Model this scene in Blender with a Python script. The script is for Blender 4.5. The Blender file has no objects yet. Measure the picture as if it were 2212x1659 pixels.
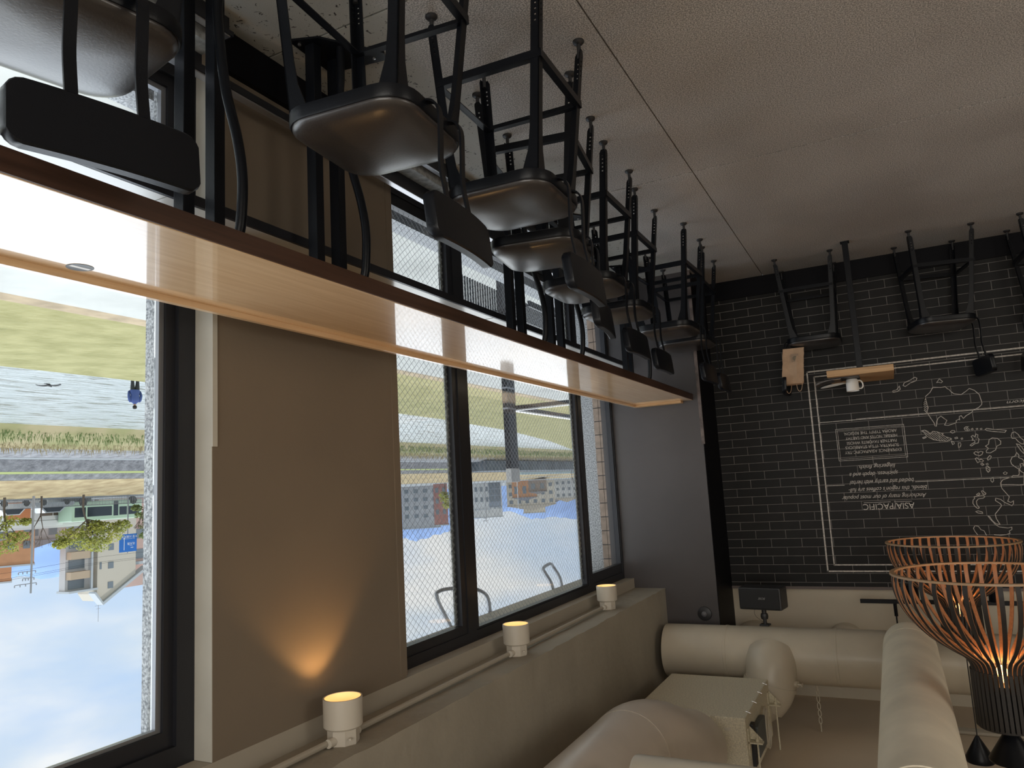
import bpy, bmesh, math, random
from mathutils import Vector, Matrix, Euler
random.seed(7)
PI = math.pi
scene = bpy.context.scene
col = scene.collection

# ---------------------------------------------------------------- camera
# the photograph was taken with the phone upside down: the camera is rolled 180 degrees
CAM = Vector((0.0, 0.0, 1.6))
R_RIGHT = Vector((-0.88985603, 0.45283610, 0.05571577))
R_DOWN = Vector((0.11131810, 0.09723001, 0.98903348))
R_FWD = Vector((0.44245282, 0.88627636, -0.13677913))
cam_data = bpy.data.cameras.new('camera')
cam = bpy.data.objects.new('camera', cam_data)
col.objects.link(cam)
m = Matrix.Identity(4)
for i in range(3):
    m[i][0] = R_RIGHT[i]; m[i][1] = -R_DOWN[i]; m[i][2] = -R_FWD[i]; m[i][3] = CAM[i]
cam.matrix_world = m
cam_data.sensor_width = 36.0
cam_data.lens = 1603.44 / 2212 * 36.0
cam_data.clip_start = 0.02
cam_data.clip_end = 6000
scene.camera = cam

# ---------------------------------------------------------------- view + light
scene.view_settings.view_transform = 'Standard'
scene.view_settings.look = 'None'
scene.view_settings.gamma = 1.0
scene.view_settings.use_curve_mapping = False
scene.view_settings.exposure = 0.0
scene.cycles.max_bounces = 10
scene.cycles.diffuse_bounces = 5
scene.cycles.glossy_bounces = 4
scene.cycles.transparent_max_bounces = 16
scene.cycles.sample_clamp_indirect = 6.0
scene.cycles.use_denoising = True

world = bpy.data.worlds.new('sky')
scene.world = world
world.use_nodes = True
wn = world.node_tree.nodes; wl = world.node_tree.links
wn.clear()
w_out = wn.new('ShaderNodeOutputWorld'); w_bg = wn.new('ShaderNodeBackground')
tc = wn.new('ShaderNodeTexCoord')
sep = wn.new('ShaderNodeSeparateXYZ')
wl.new(tc.outputs['Generated'], sep.inputs[0])
grad = wn.new('ShaderNodeValToRGB')
grad.color_ramp.elements[0].position = 0.0; grad.color_ramp.elements[0].color = (0.60, 0.77, 1.0, 1)
grad.color_ramp.elements[1].position = 0.5; grad.color_ramp.elements[1].color = (0.40, 0.60, 0.97, 1)
wl.new(sep.outputs['Z'], grad.inputs[0])
mp = wn.new('ShaderNodeMapping'); mp.inputs['Scale'].default_value = (1.0, 1.0, 2.6)
mp.inputs['Location'].default_value = (0.35, 0.1, 0.12)
wl.new(tc.outputs['Generated'], mp.inputs[0])
nz = wn.new('ShaderNodeTexNoise'); nz.inputs['Scale'].default_value = 2.6
nz.inputs['Detail'].default_value = 7; nz.inputs['Roughness'].default_value = 0.52
nz.inputs['Distortion'].default_value = 0.15
wl.new(mp.outputs[0], nz.inputs['Vector'])
cr = wn.new('ShaderNodeValToRGB')
cr.color_ramp.elements[0].position = 0.36; cr.color_ramp.elements[0].color = (0, 0, 0, 1)
cr.color_ramp.elements[1].position = 0.56; cr.color_ramp.elements[1].color = (1, 1, 1, 1)
wl.new(nz.outputs['Fac'], cr.inputs[0])
nz2 = wn.new('ShaderNodeTexNoise'); nz2.inputs['Scale'].default_value = 5.0
nz2.inputs['Detail'].default_value = 4
wl.new(mp.outputs[0], nz2.inputs['Vector'])
ccol = wn.new('ShaderNodeMix'); ccol.data_type = 'RGBA'
ccol.inputs[6].default_value = (0.74, 0.83, 0.93, 1); ccol.inputs[7].default_value = (1.0, 1.0, 1.0, 1)
cr2 = wn.new('ShaderNodeValToRGB')
cr2.color_ramp.elements[0].position = 0.4; cr2.color_ramp.elements[1].position = 0.6
wl.new(nz2.outputs['Fac'], cr2.inputs[0]); wl.new(cr2.outputs[0], ccol.inputs[0])
mx = wn.new('ShaderNodeMix'); mx.data_type = 'RGBA'
wl.new(cr.outputs[0], mx.inputs[0]); wl.new(grad.outputs[0], mx.inputs[6]); wl.new(ccol.outputs[2], mx.inputs[7])
wl.new(mx.outputs[2], w_bg.inputs['Color'])
w_bg.inputs['Strength'].default_value = 1.05
wl.new(w_bg.outputs[0], w_out.inputs[0])

sun_d = bpy.data.lights.new('sun', 'SUN'); sun_d.energy = 1.2; sun_d.angle = math.radians(4); sun_d.color = (1.0, 0.95, 0.88)
sun = bpy.data.objects.new('sun', sun_d); col.objects.link(sun)
sun.rotation_euler = Vector((0.55, -0.35, -0.78)).to_track_quat('-Z', 'Y').to_euler()

# added broad soft sun on the river side, boosting skylight through the windows
sky_fill_d = bpy.data.lights.new('river_side_fill', 'SUN'); sky_fill_d.energy = 6.0; sky_fill_d.angle = math.radians(140); sky_fill_d.color = (0.90, 0.95, 1.0)
sky_fill_o = bpy.data.objects.new('river_side_fill', sky_fill_d); col.objects.link(sky_fill_o)
sky_fill_o.rotation_euler = Vector((-0.86, -0.16, -0.46)).to_track_quat('-Z', 'Y').to_euler()
# unseen area fills added behind and left of the viewpoint to brighten the room
def area(name, loc, target, sx, sy, energy, color):
    d = bpy.data.lights.new(name, 'AREA'); d.shape = 'RECTANGLE'; d.size = sx; d.size_y = sy
    d.energy = energy; d.color = color
    o = bpy.data.objects.new(name, d); col.objects.link(o)
    o.location = loc
    o.rotation_euler = (Vector(target) - Vector(loc)).to_track_quat('-Z', 'Y').to_euler()
    return o
area('side_fill', (-4.5, 2.2, 1.1), (0.6, 4.6, 3.0), 3.0, 1.6, 55, (1.0, 0.93, 0.82))
area('rear_fill', (-1.2, -4.2, 1.4), (0.0, 4.0, 2.4), 4.4, 2.2, 150, (1.0, 0.92, 0.80))

# ---------------------------------------------------------------- helpers
def link(o):
    col.objects.link(o); return o

class MB:
    def __init__(s): s.v = []; s.f = []; s.crisp = False
    def add(s, vs, fs):
        n = len(s.v); s.v += [tuple(v) for v in vs]; s.f += [tuple(i + n for i in f) for f in fs]; return s
    def box(s, a, b, mat=None):
        x0, y0, z0 = a; x1, y1, z1 = b
        vs = [Vector(p) for p in ((x0,y0,z0),(x1,y0,z0),(x1,y1,z0),(x0,y1,z0),(x0,y0,z1),(x1,y0,z1),(x1,y1,z1),(x0,y1,z1))]
        if mat: vs = [mat @ v for v in vs]
        return s.add(vs, [(3,2,1,0),(4,5,6,7),(0,1,5,4),(1,2,6,5),(2,3,7,6),(3,0,4,7)])
    def rbox(s, a, b, r=0.004, mat=None):           # box with chamfered edges
        s.crisp = True
        bm = bmesh.new()
        bmesh.ops.create_cube(bm, size=1)
        for v in bm.verts:
            v.co = Vector([(a[i]+b[i])/2 + v.co[i]*(b[i]-a[i]) for i in range(3)])
        bmesh.ops.bevel(bm, geom=bm.edges[:], offset=r, segments=2, affect='EDGES', profile=0.6)
        return s.bm(bm, mat)
    def bm(s, bm, mat=None):
        bm.verts.ensure_lookup_table(); bm.verts.index_update()
        s.add([(mat @ v.co) if mat else v.co.copy() for v in bm.verts], [[v.index for v in f.verts] for f in bm.faces])
        bm.free(); return s
    def prism(s, poly, z0, z1, mat=None):           # poly: list of (x, y)
        n = len(poly)
        vs = [Vector((x, y, z0)) for x, y in poly] + [Vector((x, y, z1)) for x, y in poly]
        if mat: vs = [mat @ v for v in vs]
        return s.add(vs, [tuple(range(n))[::-1], tuple(range(n, 2*n))] + [(i, (i+1) % n, n+(i+1) % n, n+i) for i in range(n)])
    def loft(s, rings, cap=True, closed=True):
        n = len(rings[0]); fs = []
        for k in range(len(rings)-1):
            for i in range(n if closed else n-1):
                j = (i+1) % n
                fs.append((k*n+i, k*n+j, (k+1)*n+j, (k+1)*n+i))
        if cap:
            fs.append(tuple(range(n))[::-1]); fs.append(tuple((len(rings)-1)*n+i for i in range(n)))
        return s.add([v for r in rings for v in r], fs)
    def sweep(s, path, sect, up=Vector((0,1,0)), cap=True):   # sect: list of (a, b) offsets or function(t)->list
        path = [Vector(p) for p in path]; rings = []
        N = len(path); side = None
        for i, p in enumerate(path):
            t = (path[min(i+1, N-1)] - path[max(i-1, 0)]).normalized()
            u = up - t * up.dot(t)
            if u.length < 1e-4: u = Vector((1,0,0)) - t * t.x
            u.normalize(); w = t.cross(u).normalized()
            sc = sect(i/(N-1)) if callable(sect) else sect
            rings.append([p + u*a + w*b for a, b in sc])
        return s.loft(rings, cap)
    def tube(s, path, r, n=12, cap=True):
        path = [Vector(p) for p in path]; N = len(path); rings = []
        t0 = (path[1]-path[0]).normalized()
        u = t0.orthogonal().normalized()
        for i, p in enumerate(path):
            t = (path[min(i+1, N-1)] - path[max(i-1, 0)]).normalized()
            u = (u - t*u.dot(t)).normalized(); w = t.cross(u)
            rr = r[i] if isinstance(r, (list, tuple)) else r
            rings.append([p + (u*math.cos(2*PI*k/n) + w*math.sin(2*PI*k/n))*rr for k in range(n)])
        return s.loft(rings, cap)
    def cyl(s, a, b, r, n=16, r2=None):
        return s.tube([a, b], [r, r if r2 is None else r2], n)
    def lathe(s, prof, n=32, c=(0,0,0), axis='z'):  # prof: (r, z)
        rings = []
        for r, z in prof:
            ring = []
            for k in range(n):
                a = 2*PI*k/n
                p = (r*math.cos(a), r*math.sin(a), z)
                if axis == 'y': p = (p[0], p[2], p[1])
                if axis == 'x': p = (p[2], p[0], p[1])
                ring.append(Vector((c[0]+p[0], c[1]+p[1], c[2]+p[2])))
            rings.append(ring)
        closed_loop = prof[0][0] > 1e-6 and prof[-1][0] > 1e-6
        if closed_loop: rings.append([v.copy() for v in rings[0]])
        return s.loft(rings, not closed_loop)
    def build(s, name, mat, parent=None, angle=35, smooth=True):
        me = bpy.data.meshes.new(name); me.from_pydata([tuple(v) for v in s.v], [], s.f)
        bm = bmesh.new(); bm.from_mesh(me); bmesh.ops.recalc_face_normals(bm, faces=bm.faces); bm.to_mesh(me); bm.free()
        if mat: me.materials.append(mat)
        if smooth:
            for p in me.polygons: p.use_smooth = True
            me.set_sharp_from_angle(angle=math.radians(min(angle, 10) if s.crisp else angle))
        o = bpy.data.objects.new(name, me); link(o)
        if parent: o.parent = parent
        return o

def tag(o, label=None, cat=None, group=None, kind=None):
    if label: o['label'] = label
    if cat: o['category'] = cat
    if group: o['group'] = group
    if kind: o['kind'] = kind
    return o
def thing(name, label, cat, loc=(0,0,0), rz=0, group=None):
    o = bpy.data.objects.new(name, None); link(o)
    o.empty_display_size = 0.1
    o.location = loc; o.rotation_euler = (0, 0, rz)
    return tag(o, label, cat, group)
def struct(name, mb, mat, parent=None, **k):
    o = mb.build(name, mat, parent, **k)
    if not parent: o['kind'] = 'structure'
    return o
def copy_tree(o, parent=None):
    c = o.copy(); link(c)
    if parent: c.parent = parent
    for ch in list(o.children): copy_tree(ch, c)
    return c
def smoothpath(pts, n=6):            # Catmull-Rom through points
    pts = [Vector(p) for p in pts]; P = [pts[0]*2-pts[1]] + pts + [pts[-1]*2-pts[-2]]
    out = []
    for i in range(1, len(P)-2):
        a, b, c, d = P[i-1:i+3]
        for k in range(n):
            t = k/n
            out.append(0.5*((2*b)+(c-a)*t+(2*a-5*b+4*c-d)*t*t+(3*b-a-3*c+d)*t**3))
    out.append(pts[-1]); return out
def rrect(hx, hy, r, n=5):
    pts = []
    for cx, cy, a0 in ((hx-r, hy-r, 0), (-hx+r, hy-r, PI/2), (-hx+r, -hy+r, PI), (hx-r, -hy+r, 1.5*PI)):
        for k in range(n+1):
            a = a0 + PI/2*k/n
            pts.append((cx + r*math.cos(a), cy + r*math.sin(a)))
    return pts

# ---------------------------------------------------------------- materials
MATS = {}
def mat(name, color, rough=0.6, metal=0.0, noise=None, bump=None, spec=0.5, coat=0.0, emit=None, scale=(1,1,1), color2=None):
    if name in MATS: return MATS[name]
    M = bpy.data.materials.new(name); M.use_nodes = True
    nt = M.node_tree; b = nt.nodes['Principled BSDF']
    b.inputs['Base Color'].default_value = (*color, 1)
    b.inputs['Roughness'].default_value = rough; b.inputs['Metallic'].default_value = metal
    b.inputs['Specular IOR Level'].default_value = spec
    b.inputs['Coat Weight'].default_value = coat; b.inputs['Coat Roughness'].default_value = 0.28
    if emit:
        b.inputs['Emission Color'].default_value = (*emit[0], 1); b.inputs['Emission Strength'].default_value = emit[1]
    if noise or bump:
        t = nt.nodes.new('ShaderNodeTexCoord'); mp = nt.nodes.new('ShaderNodeMapping')
        mp.inputs['Scale'].default_value = scale
        nt.links.new(t.outputs['Object'], mp.inputs[0])
    if noise:                                     # (scale, contrast)
        n = nt.nodes.new('ShaderNodeTexNoise'); n.inputs['Scale'].default_value = noise[0]; n.inputs['Detail'].default_value = 5
        nt.links.new(mp.outputs[0], n.inputs['Vector'])
        r = nt.nodes.new('ShaderNodeValToRGB')
        c2 = color2 or tuple(min(1, c*(1+noise[1])) for c in color)
        c1 = color if color2 else tuple(c*(1-noise[1]) for c in color)
        r.color_ramp.elements[0].position = 0.35; r.color_ramp.elements[0].color = (*c1, 1)
        r.color_ramp.elements[1].position = 0.65; r.color_ramp.elements[1].color = (*c2, 1)
        nt.links.new(n.outputs['Fac'], r.inputs[0]); nt.links.new(r.outputs[0], b.inputs['Base Color'])
    if bump:                                      # (scale, strength, distance)
        n = nt.nodes.new('ShaderNodeTexNoise'); n.inputs['Scale'].default_value = bump[0]; n.inputs['Detail'].default_value = 4
        nt.links.new(mp.outputs[0], n.inputs['Vector'])
        bp = nt.nodes.new('ShaderNodeBump'); bp.inputs['Strength'].default_value = bump[1]; bp.inputs['Distance'].default_value = bump[2]
        nt.links.new(n.outputs['Fac'], bp.inputs['Height']); nt.links.new(bp.outputs[0], b.inputs['Normal'])
    MATS[name] = M
    return M

m_black = mat('black_powder_coat', (0.005, 0.006, 0.0085), 0.33, 0.0, spec=0.22, bump=(220, 0.25, 0.001))
m_leather = mat('dark_leather', (0.028, 0.024, 0.024), 0.40, noise=(6, 0.12), bump=(160, 0.5, 0.0015), coat=1.0)
m_frame = mat('anodised_window_frame', (0.018, 0.019, 0.024), 0.4, 0.2)
m_frame_light = mat('bare_window_bead', (0.25, 0.26, 0.28), 0.35, 0.6)
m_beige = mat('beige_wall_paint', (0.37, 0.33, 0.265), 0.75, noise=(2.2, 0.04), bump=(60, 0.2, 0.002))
m_pier = mat('shaded_beige_pier', (0.19, 0.150, 0.108), 0.7, noise=(2.2, 0.04), bump=(60, 0.2, 0.002))  # wall paint darkened and warmed for the shade and lamp light here
m_reveal = mat('lightened_reveal_board', (0.50, 0.48, 0.42), 0.6, noise=(8, 0.04))  # reveal board, lightened further for grazing window light
m_beigeu = mat('beige_upper_wall', (0.58, 0.52, 0.41), 0.75, noise=(2.2, 0.04))
m_beige2 = mat('beige_rough_plaster', (0.32, 0.285, 0.225), 0.8, noise=(3, 0.05), bump=(9, 0.55, 0.012))
m_duct2 = mat('dusty_beige_duct', (0.78, 0.71, 0.57), 0.75, noise=(3.2, 0.10), bump=(30, 0.1, 0.003))
m_duct = mat('beige_painted_duct', (0.52, 0.465, 0.365), 0.5, noise=(4, 0.06), bump=(7, 0.15, 0.01), coat=0.5)
m_ductlag = mat('beige_lagging_fibre', (0.66, 0.61, 0.47), 0.95, noise=(120, 0.16), bump=(180, 0.6, 0.004))
m_ceiling = mat('ceiling_paint', (0.60, 0.50, 0.38), 0.8, noise=(1.2, 0.05))
m_panel = mat('dark_taupe_paint', (0.068, 0.061, 0.062), 0.36, noise=(1.6, 0.10))
m_skirt = mat('black_skirting', (0.004, 0.004, 0.006), 0.5, spec=0.12)
m_duct_gloss = mat('glossy_beige_duct', (0.58, 0.51, 0.43), 0.45, noise=(4, 0.05), bump=(5, 0.12, 0.01), coat=0.9)
m_steel = mat('brushed_steel', (0.55, 0.55, 0.57), 0.28, 0.9, scale=(30, 1, 1), bump=(30, 0.1, 0.001))
m_white = mat('white_glaze', (0.78, 0.76, 0.72), 0.25)
m_paint_line = mat('chalk_white_paint', (0.55, 0.52, 0.48), 0.9, noise=(60, 0.25))
m_kraft = mat('kraft_paper', (0.46, 0.31, 0.20), 0.8, noise=(14, 0.10), bump=(12, 0.5, 0.01))
m_kraft_shade = mat('kraft_inside_shade', (0.15, 0.10, 0.06), 0.85)  # kraft paper darkened to stand for the shade in the bag
m_green = mat('dark_green_print', (0.01, 0.045, 0.032), 0.7)
m_lampwhite = mat('ivory_metal', (0.55, 0.50, 0.42), 0.45)
m_lampin = mat('ivory_reflector', (0.9, 0.75, 0.5), 0.5)
m_glow = mat('warm_lens', (1, 0.8, 0.5), 0.5, emit=((1.0, 0.62, 0.27), 14))
m_glow2 = mat('warm_bulb', (1, 0.7, 0.4), 0.5, emit=((1.0, 0.42, 0.12), 9))
m_concrete_strip = mat('concrete_sill', (0.38, 0.39, 0.38), 0.7, noise=(35, 0.3))
m_plastic = mat('dark_plastic', (0.02, 0.02, 0.022), 0.45, bump=(300, 0.2, 0.001))
m_greybox = mat('grey_plastic', (0.10, 0.11, 0.11), 0.5)

def wood(name, c1, c2, rough, axis='y', coat=0.0, scale=1.0):
    M = bpy.data.materials.new(name); M.use_nodes = True
    nt = M.node_tree; b = nt.nodes['Principled BSDF']; N = nt.nodes.new; L = nt.links.new
    t = N('ShaderNodeTexCoord'); mp = N('ShaderNodeMapping')
    sc = {'y': (38, 1.6, 38), 'x': (1.6, 38, 38), 'z': (38, 38, 1.6)}[axis]
    mp.inputs['Scale'].default_value = tuple(q*scale for q in sc)
    L(t.outputs['Object'], mp.inputs[0])
    n = N('ShaderNodeTexNoise'); n.inputs['Scale'].default_value = 2.0; n.inputs['Detail'].default_value = 6; n.inputs['Distortion'].default_value = 0.3
    L(mp.outputs[0], n.inputs['Vector'])
    r = N('ShaderNodeValToRGB'); r.color_ramp.elements[0].position = 0.3; r.color_ramp.elements[1].position = 0.7
    r.color_ramp.elements[0].color = (*c1, 1); r.color_ramp.elements[1].color = (*c2, 1)
    L(n.outputs['Fac'], r.inputs[0]); L(r.outputs[0], b.inputs['Base Color'])
    bp = N('ShaderNodeBump'); bp.inputs['Strength'].default_value = 0.12; bp.inputs['Distance'].default_value = 0.001
    L(n.outputs['Fac'], bp.inputs['Height']); L(bp.outputs[0], b.inputs['Normal'])
    b.inputs['Roughness'].default_value = rough
    b.inputs['Coat Weight'].default_value = coat; b.inputs['Coat Roughness'].default_value = 0.05; b.inputs['Coat IOR'].default_value = 2.0
    return M
m_oak = wood('honey_oak', (0.78, 0.52, 0.29), (0.92, 0.66, 0.40), 0.36, 'y', coat=1.0)
m_oak_edge = wood('backlit_oak_edge', (0.050, 0.024, 0.015), (0.085, 0.042, 0.026), 0.5, 'y')  # same oak, with the shade of the backlit edge in its colour
m_oak_x = wood('honey_oak_crosscut', (0.42, 0.245, 0.11), (0.60, 0.37, 0.18), 0.5, 'x')
m_slat = wood('copper_brown_veneer', (0.26, 0.125, 0.058), (0.40, 0.205, 0.10), 0.45, 'z', scale=1.5)
m_rim = wood('light_rim_veneer', (0.34, 0.21, 0.11), (0.46, 0.30, 0.17), 0.45, 'x')
m_slat_dark = mat('charred_slat', (0.018, 0.015, 0.013), 0.6)

def brick_mat():
    M = bpy.data.materials.new('dark_glazed_brick'); M.use_nodes = True
    nt = M.node_tree; b = nt.nodes['Principled BSDF']; N = nt.nodes.new; L = nt.links.new
    t = N('ShaderNodeTexCoord'); s = N('ShaderNodeSeparateXYZ'); c = N('ShaderNodeCombineXYZ')
    L(t.outputs['Object'], s.inputs[0])
    ax = N('ShaderNodeMath'); ax.operation = 'ADD'; ax.inputs[1].default_value = 0.222 + 0.2265*10; L(s.outputs['X'], ax.inputs[0])
    az = N('ShaderNodeMath'); az.operation = 'ADD'; az.inputs[1].default_value = -1.521 + 0.0667*60; L(s.outputs['Z'], az.inputs[0])
    L(ax.outputs[0], c.inputs[0]); L(az.outputs[0], c.inputs[1])
    br = N('ShaderNodeTexBrick'); br.inputs['Scale'].default_value = 1.0
    br.inputs['Color1'].default_value = (0.006, 0.006, 0.006, 1); br.inputs['Color2'].default_value = (0.011, 0.010, 0.0095, 1)
    br.inputs['Mortar'].default_value = (0.20, 0.19, 0.18, 1)
    br.inputs['Mortar Size'].default_value = 0.0019; br.inputs['Mortar Smooth'].default_value = 0.1
    br.inputs['Brick Width'].default_value = 0.2265; br.inputs['Row Height'].default_value = 0.0667
    br.inputs['Bias'].default_value = -0.1
    L(c.outputs[0], br.inputs['Vector'])
    n = N('ShaderNodeTexNoise'); n.inputs['Scale'].default_value = 9; n.inputs['Detail'].default_value = 3
    L(c.outputs[0], n.inputs['Vector'])
    mxn = N('ShaderNodeMix'); mxn.data_type = 'RGBA'; mxn.blend_type = 'MULTIPLY'; mxn.inputs[0].default_value = 0.6
    L(br.outputs['Color'], mxn.inputs[6])
    rr = N('ShaderNodeValToRGB'); rr.color_ramp.elements[0].position = 0.3; rr.color_ramp.elements[0].color = (0.62, 0.62, 0.62, 1)
    rr.color_ramp.elements[1].position = 0.7; rr.color_ramp.elements[1].color = (1.25, 1.25, 1.25, 1)
    L(n.outputs['Fac'], rr.inputs[0]); L(rr.outputs[0], mxn.inputs[7])
    L(mxn.outputs[2], b.inputs['Base Color'])
    b.inputs['Roughness'].default_value = 0.5; b.inputs['Specular IOR Level'].default_value = 0.25
    bp = N('ShaderNodeBump'); bp.invert = True; bp.inputs['Strength'].default_value = 0.6; bp.inputs['Distance'].default_value = 0.003
    L(br.outputs['Fac'], bp.inputs['Height']); L(bp.outputs[0], b.inputs['Normal'])
    return M
m_brick = brick_mat()

def floor_mat():
    M = bpy.data.materials.new('sealed_concrete_floor'); M.use_nodes = True
    nt = M.node_tree; b = nt.nodes['Principled BSDF']; N = nt.nodes.new; L = nt.links.new
    t = N('ShaderNodeTexCoord')
    def noise(sc, det=4, dist=0):
        n = N('ShaderNodeTexNoise'); n.inputs['Scale'].default_value = sc; n.inputs['Detail'].default_value = det; n.inputs['Distortion'].default_value = dist
        L(t.outputs['Object'], n.inputs['Vector']); return n
    def ramp(src, p0, c0, p1, c1):
        r = N('ShaderNodeValToRGB'); r.color_ramp.elements[0].position = p0; r.color_ramp.elements[1].position = p1
        r.color_ramp.elements[0].color = (*c0, 1); r.color_ramp.elements[1].color = (*c1, 1); L(src, r.inputs[0]); return r
    big = ramp(noise(1.1, 5, 0.4).outputs['Fac'], 0.3, (0.37, 0.345, 0.325), 0.7, (0.48, 0.455, 0.43))
    fine = ramp(noise(190, 2).outputs['Fac'], 0.42, (0.60, 0.60, 0.60), 0.60, (1.40, 1.40, 1.40))
    mul = N('ShaderNodeMix'); mul.data_type = 'RGBA'; mul.blend_type = 'MULTIPLY'; mul.inputs[0].default_value = 1
    L(big.outputs[0], mul.inputs[6]); L(fine.outputs[0], mul.inputs[7])
    # worn pale skim coat on the side next to the windows, flecked with black
    s = N('ShaderNodeSeparateXYZ'); L(t.outputs['Object'], s.inputs[0])
    wob = noise(2.4, 6, 0.2)
    ad = N('ShaderNodeMath'); ad.operation = 'MULTIPLY_ADD'; ad.inputs[1].default_value = 0.55; L(wob.outputs['Fac'], ad.inputs[0]); L(s.outputs['X'], ad.inputs[2])
    mask = ramp(ad.outputs[0], 0.0, (0, 0, 0), 1.0, (1, 1, 1))
    gt = N('ShaderNodeMapRange'); gt.inputs['From Min'].default_value = 1.60; gt.inputs['From Max'].default_value = 1.72; L(ad.outputs[0], gt.inputs['Value'])
    nt.nodes.remove(mask)
    fl = ramp(noise(48, 3, 1.2).outputs['Fac'], 0.33, (0.05, 0.045, 0.04), 0.37, (0.43, 0.42, 0.38))
    mixp = N('ShaderNodeMix'); mixp.data_type = 'RGBA'
    L(gt.outputs[0], mixp.inputs[0]); L(mul.outputs[2], mixp.inputs[6]); L(fl.outputs[0], mixp.inputs[7])
    L(mixp.outputs[2], b.inputs['Base Color'])
    b.inputs['Roughness'].default_value = 0.55
    bp = N('ShaderNodeBump'); bp.inputs['Strength'].default_value = 0.5; bp.inputs['Distance'].default_value = 0.002
    L(noise(150, 3).outputs['Fac'], bp.inputs['Height']); L(bp.outputs[0], b.inputs['Normal'])
    return M
m_floor = floor_mat()

def glass_mat(name, wired=False):
    M = bpy.data.materials.new(name); M.use_nodes = True
    nt = M.node_tree; nt.nodes.clear(); N = nt.nodes.new; L = nt.links.new
    out = N('ShaderNodeOutputMaterial'); tr = N('ShaderNodeBsdfTransparent'); gl = N('ShaderNodeBsdfGlossy')
    tr.inputs['Color'].default_value = (0.965, 0.975, 0.97, 1)
    gl.inputs['Roughness'].default_value = 0.02
    fr = N('ShaderNodeFresnel'); fr.inputs['IOR'].default_value = 1.45
    fm = N('ShaderNodeMath'); fm.operation = 'MULTIPLY'; fm.inputs[1].default_value = 0.35; L(fr.outputs[0], fm.inputs[0])
    mx = N('ShaderNodeMixShader'); L(fm.outputs[0], mx.inputs[0]); L(tr.outputs[0], mx.inputs[1]); L(gl.outputs[0], mx.inputs[2])
    last = mx
    if wired:
        t = N('ShaderNodeTexCoord'); s = N('ShaderNodeSeparateXYZ'); L(t.outputs['Object'], s.inputs[0])
        masks = []
        for sg in (1, -1):
            a = N('ShaderNodeMath'); a.operation = 'MULTIPLY'; a.inputs[1].default_value = 1/0.0300; L(s.outputs['Y'], a.inputs[0])
            c = N('ShaderNodeMath'); c.operation = 'MULTIPLY_ADD'; c.inputs[1].default_value = sg/0.040; L(s.outputs['Z'], c.inputs[0]); L(a.outputs[0], c.inputs[2])
            f = N('ShaderNodeMath'); f.operation = 'FRACT'; L(c.outputs[0], f.inputs[0])
            lt = N('ShaderNodeMath'); lt.operation = 'LESS_THAN'; lt.inputs[1].default_value = 0.014; L(f.outputs[0], lt.inputs[0])
            masks.append(lt)
        mxm = N('ShaderNodeMath'); mxm.operation = 'MAXIMUM'; L(masks[0].outputs[0], mxm.inputs[0]); L(masks[1].outputs[0], mxm.inputs[1])
        df = N('ShaderNodeBsdfPrincipled'); df.inputs['Base Color'].default_value = (0.10, 0.11, 0.13, 1); df.inputs['Roughness'].default_value = 0.5
        m2 = N('ShaderNodeMixShader'); L(mxm.outputs[0], m2.inputs[0]); L(mx.outputs[0], m2.inputs[1]); L(df.outputs[0], m2.inputs[2])
        last = m2
    L(last.outputs[0], out.inputs['Surface'])
    return M
m_glass = glass_mat('clear_glass'); m_wired = glass_mat('wired_glass', True)

# traced in metres on the brick wall (x, z)
TEXTS = [('ASIA/PACIFIC', -0.12, 0.223, 1.9, 0.048),('Anchoring many of our most popular', -0.205, 0.363, 1.829, 0.043),("blends, this region's coffees are full-", -0.216, 0.309, 1.772, 0.042),('bodied and earthy with herbal', -0.137, 0.298, 1.716, 0.043),('spiciness, depth and a', -0.04, 0.291, 1.657, 0.043),('lingering finish.', -0.028, 0.222, 1.602, 0.043),('EXPERIENCE ASIA/PACIFIC-TRY', -0.081, 0.305, 1.486, 0.022),("SUMATRA. IT'S A STARBUCKS", -0.067, 0.297, 1.45, 0.022),('PARTNER FAVORITE WHOSE', -0.057, 0.285, 1.416, 0.022),('HERBAL NOTES AND EARTHY', -0.064, 0.29, 1.38, 0.022),('AROMA TYPIFY THE REGION.', -0.065, 0.298, 1.343, 0.022),('pricorn', -0.9, -0.778, 1.208, 0.024)]
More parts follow.
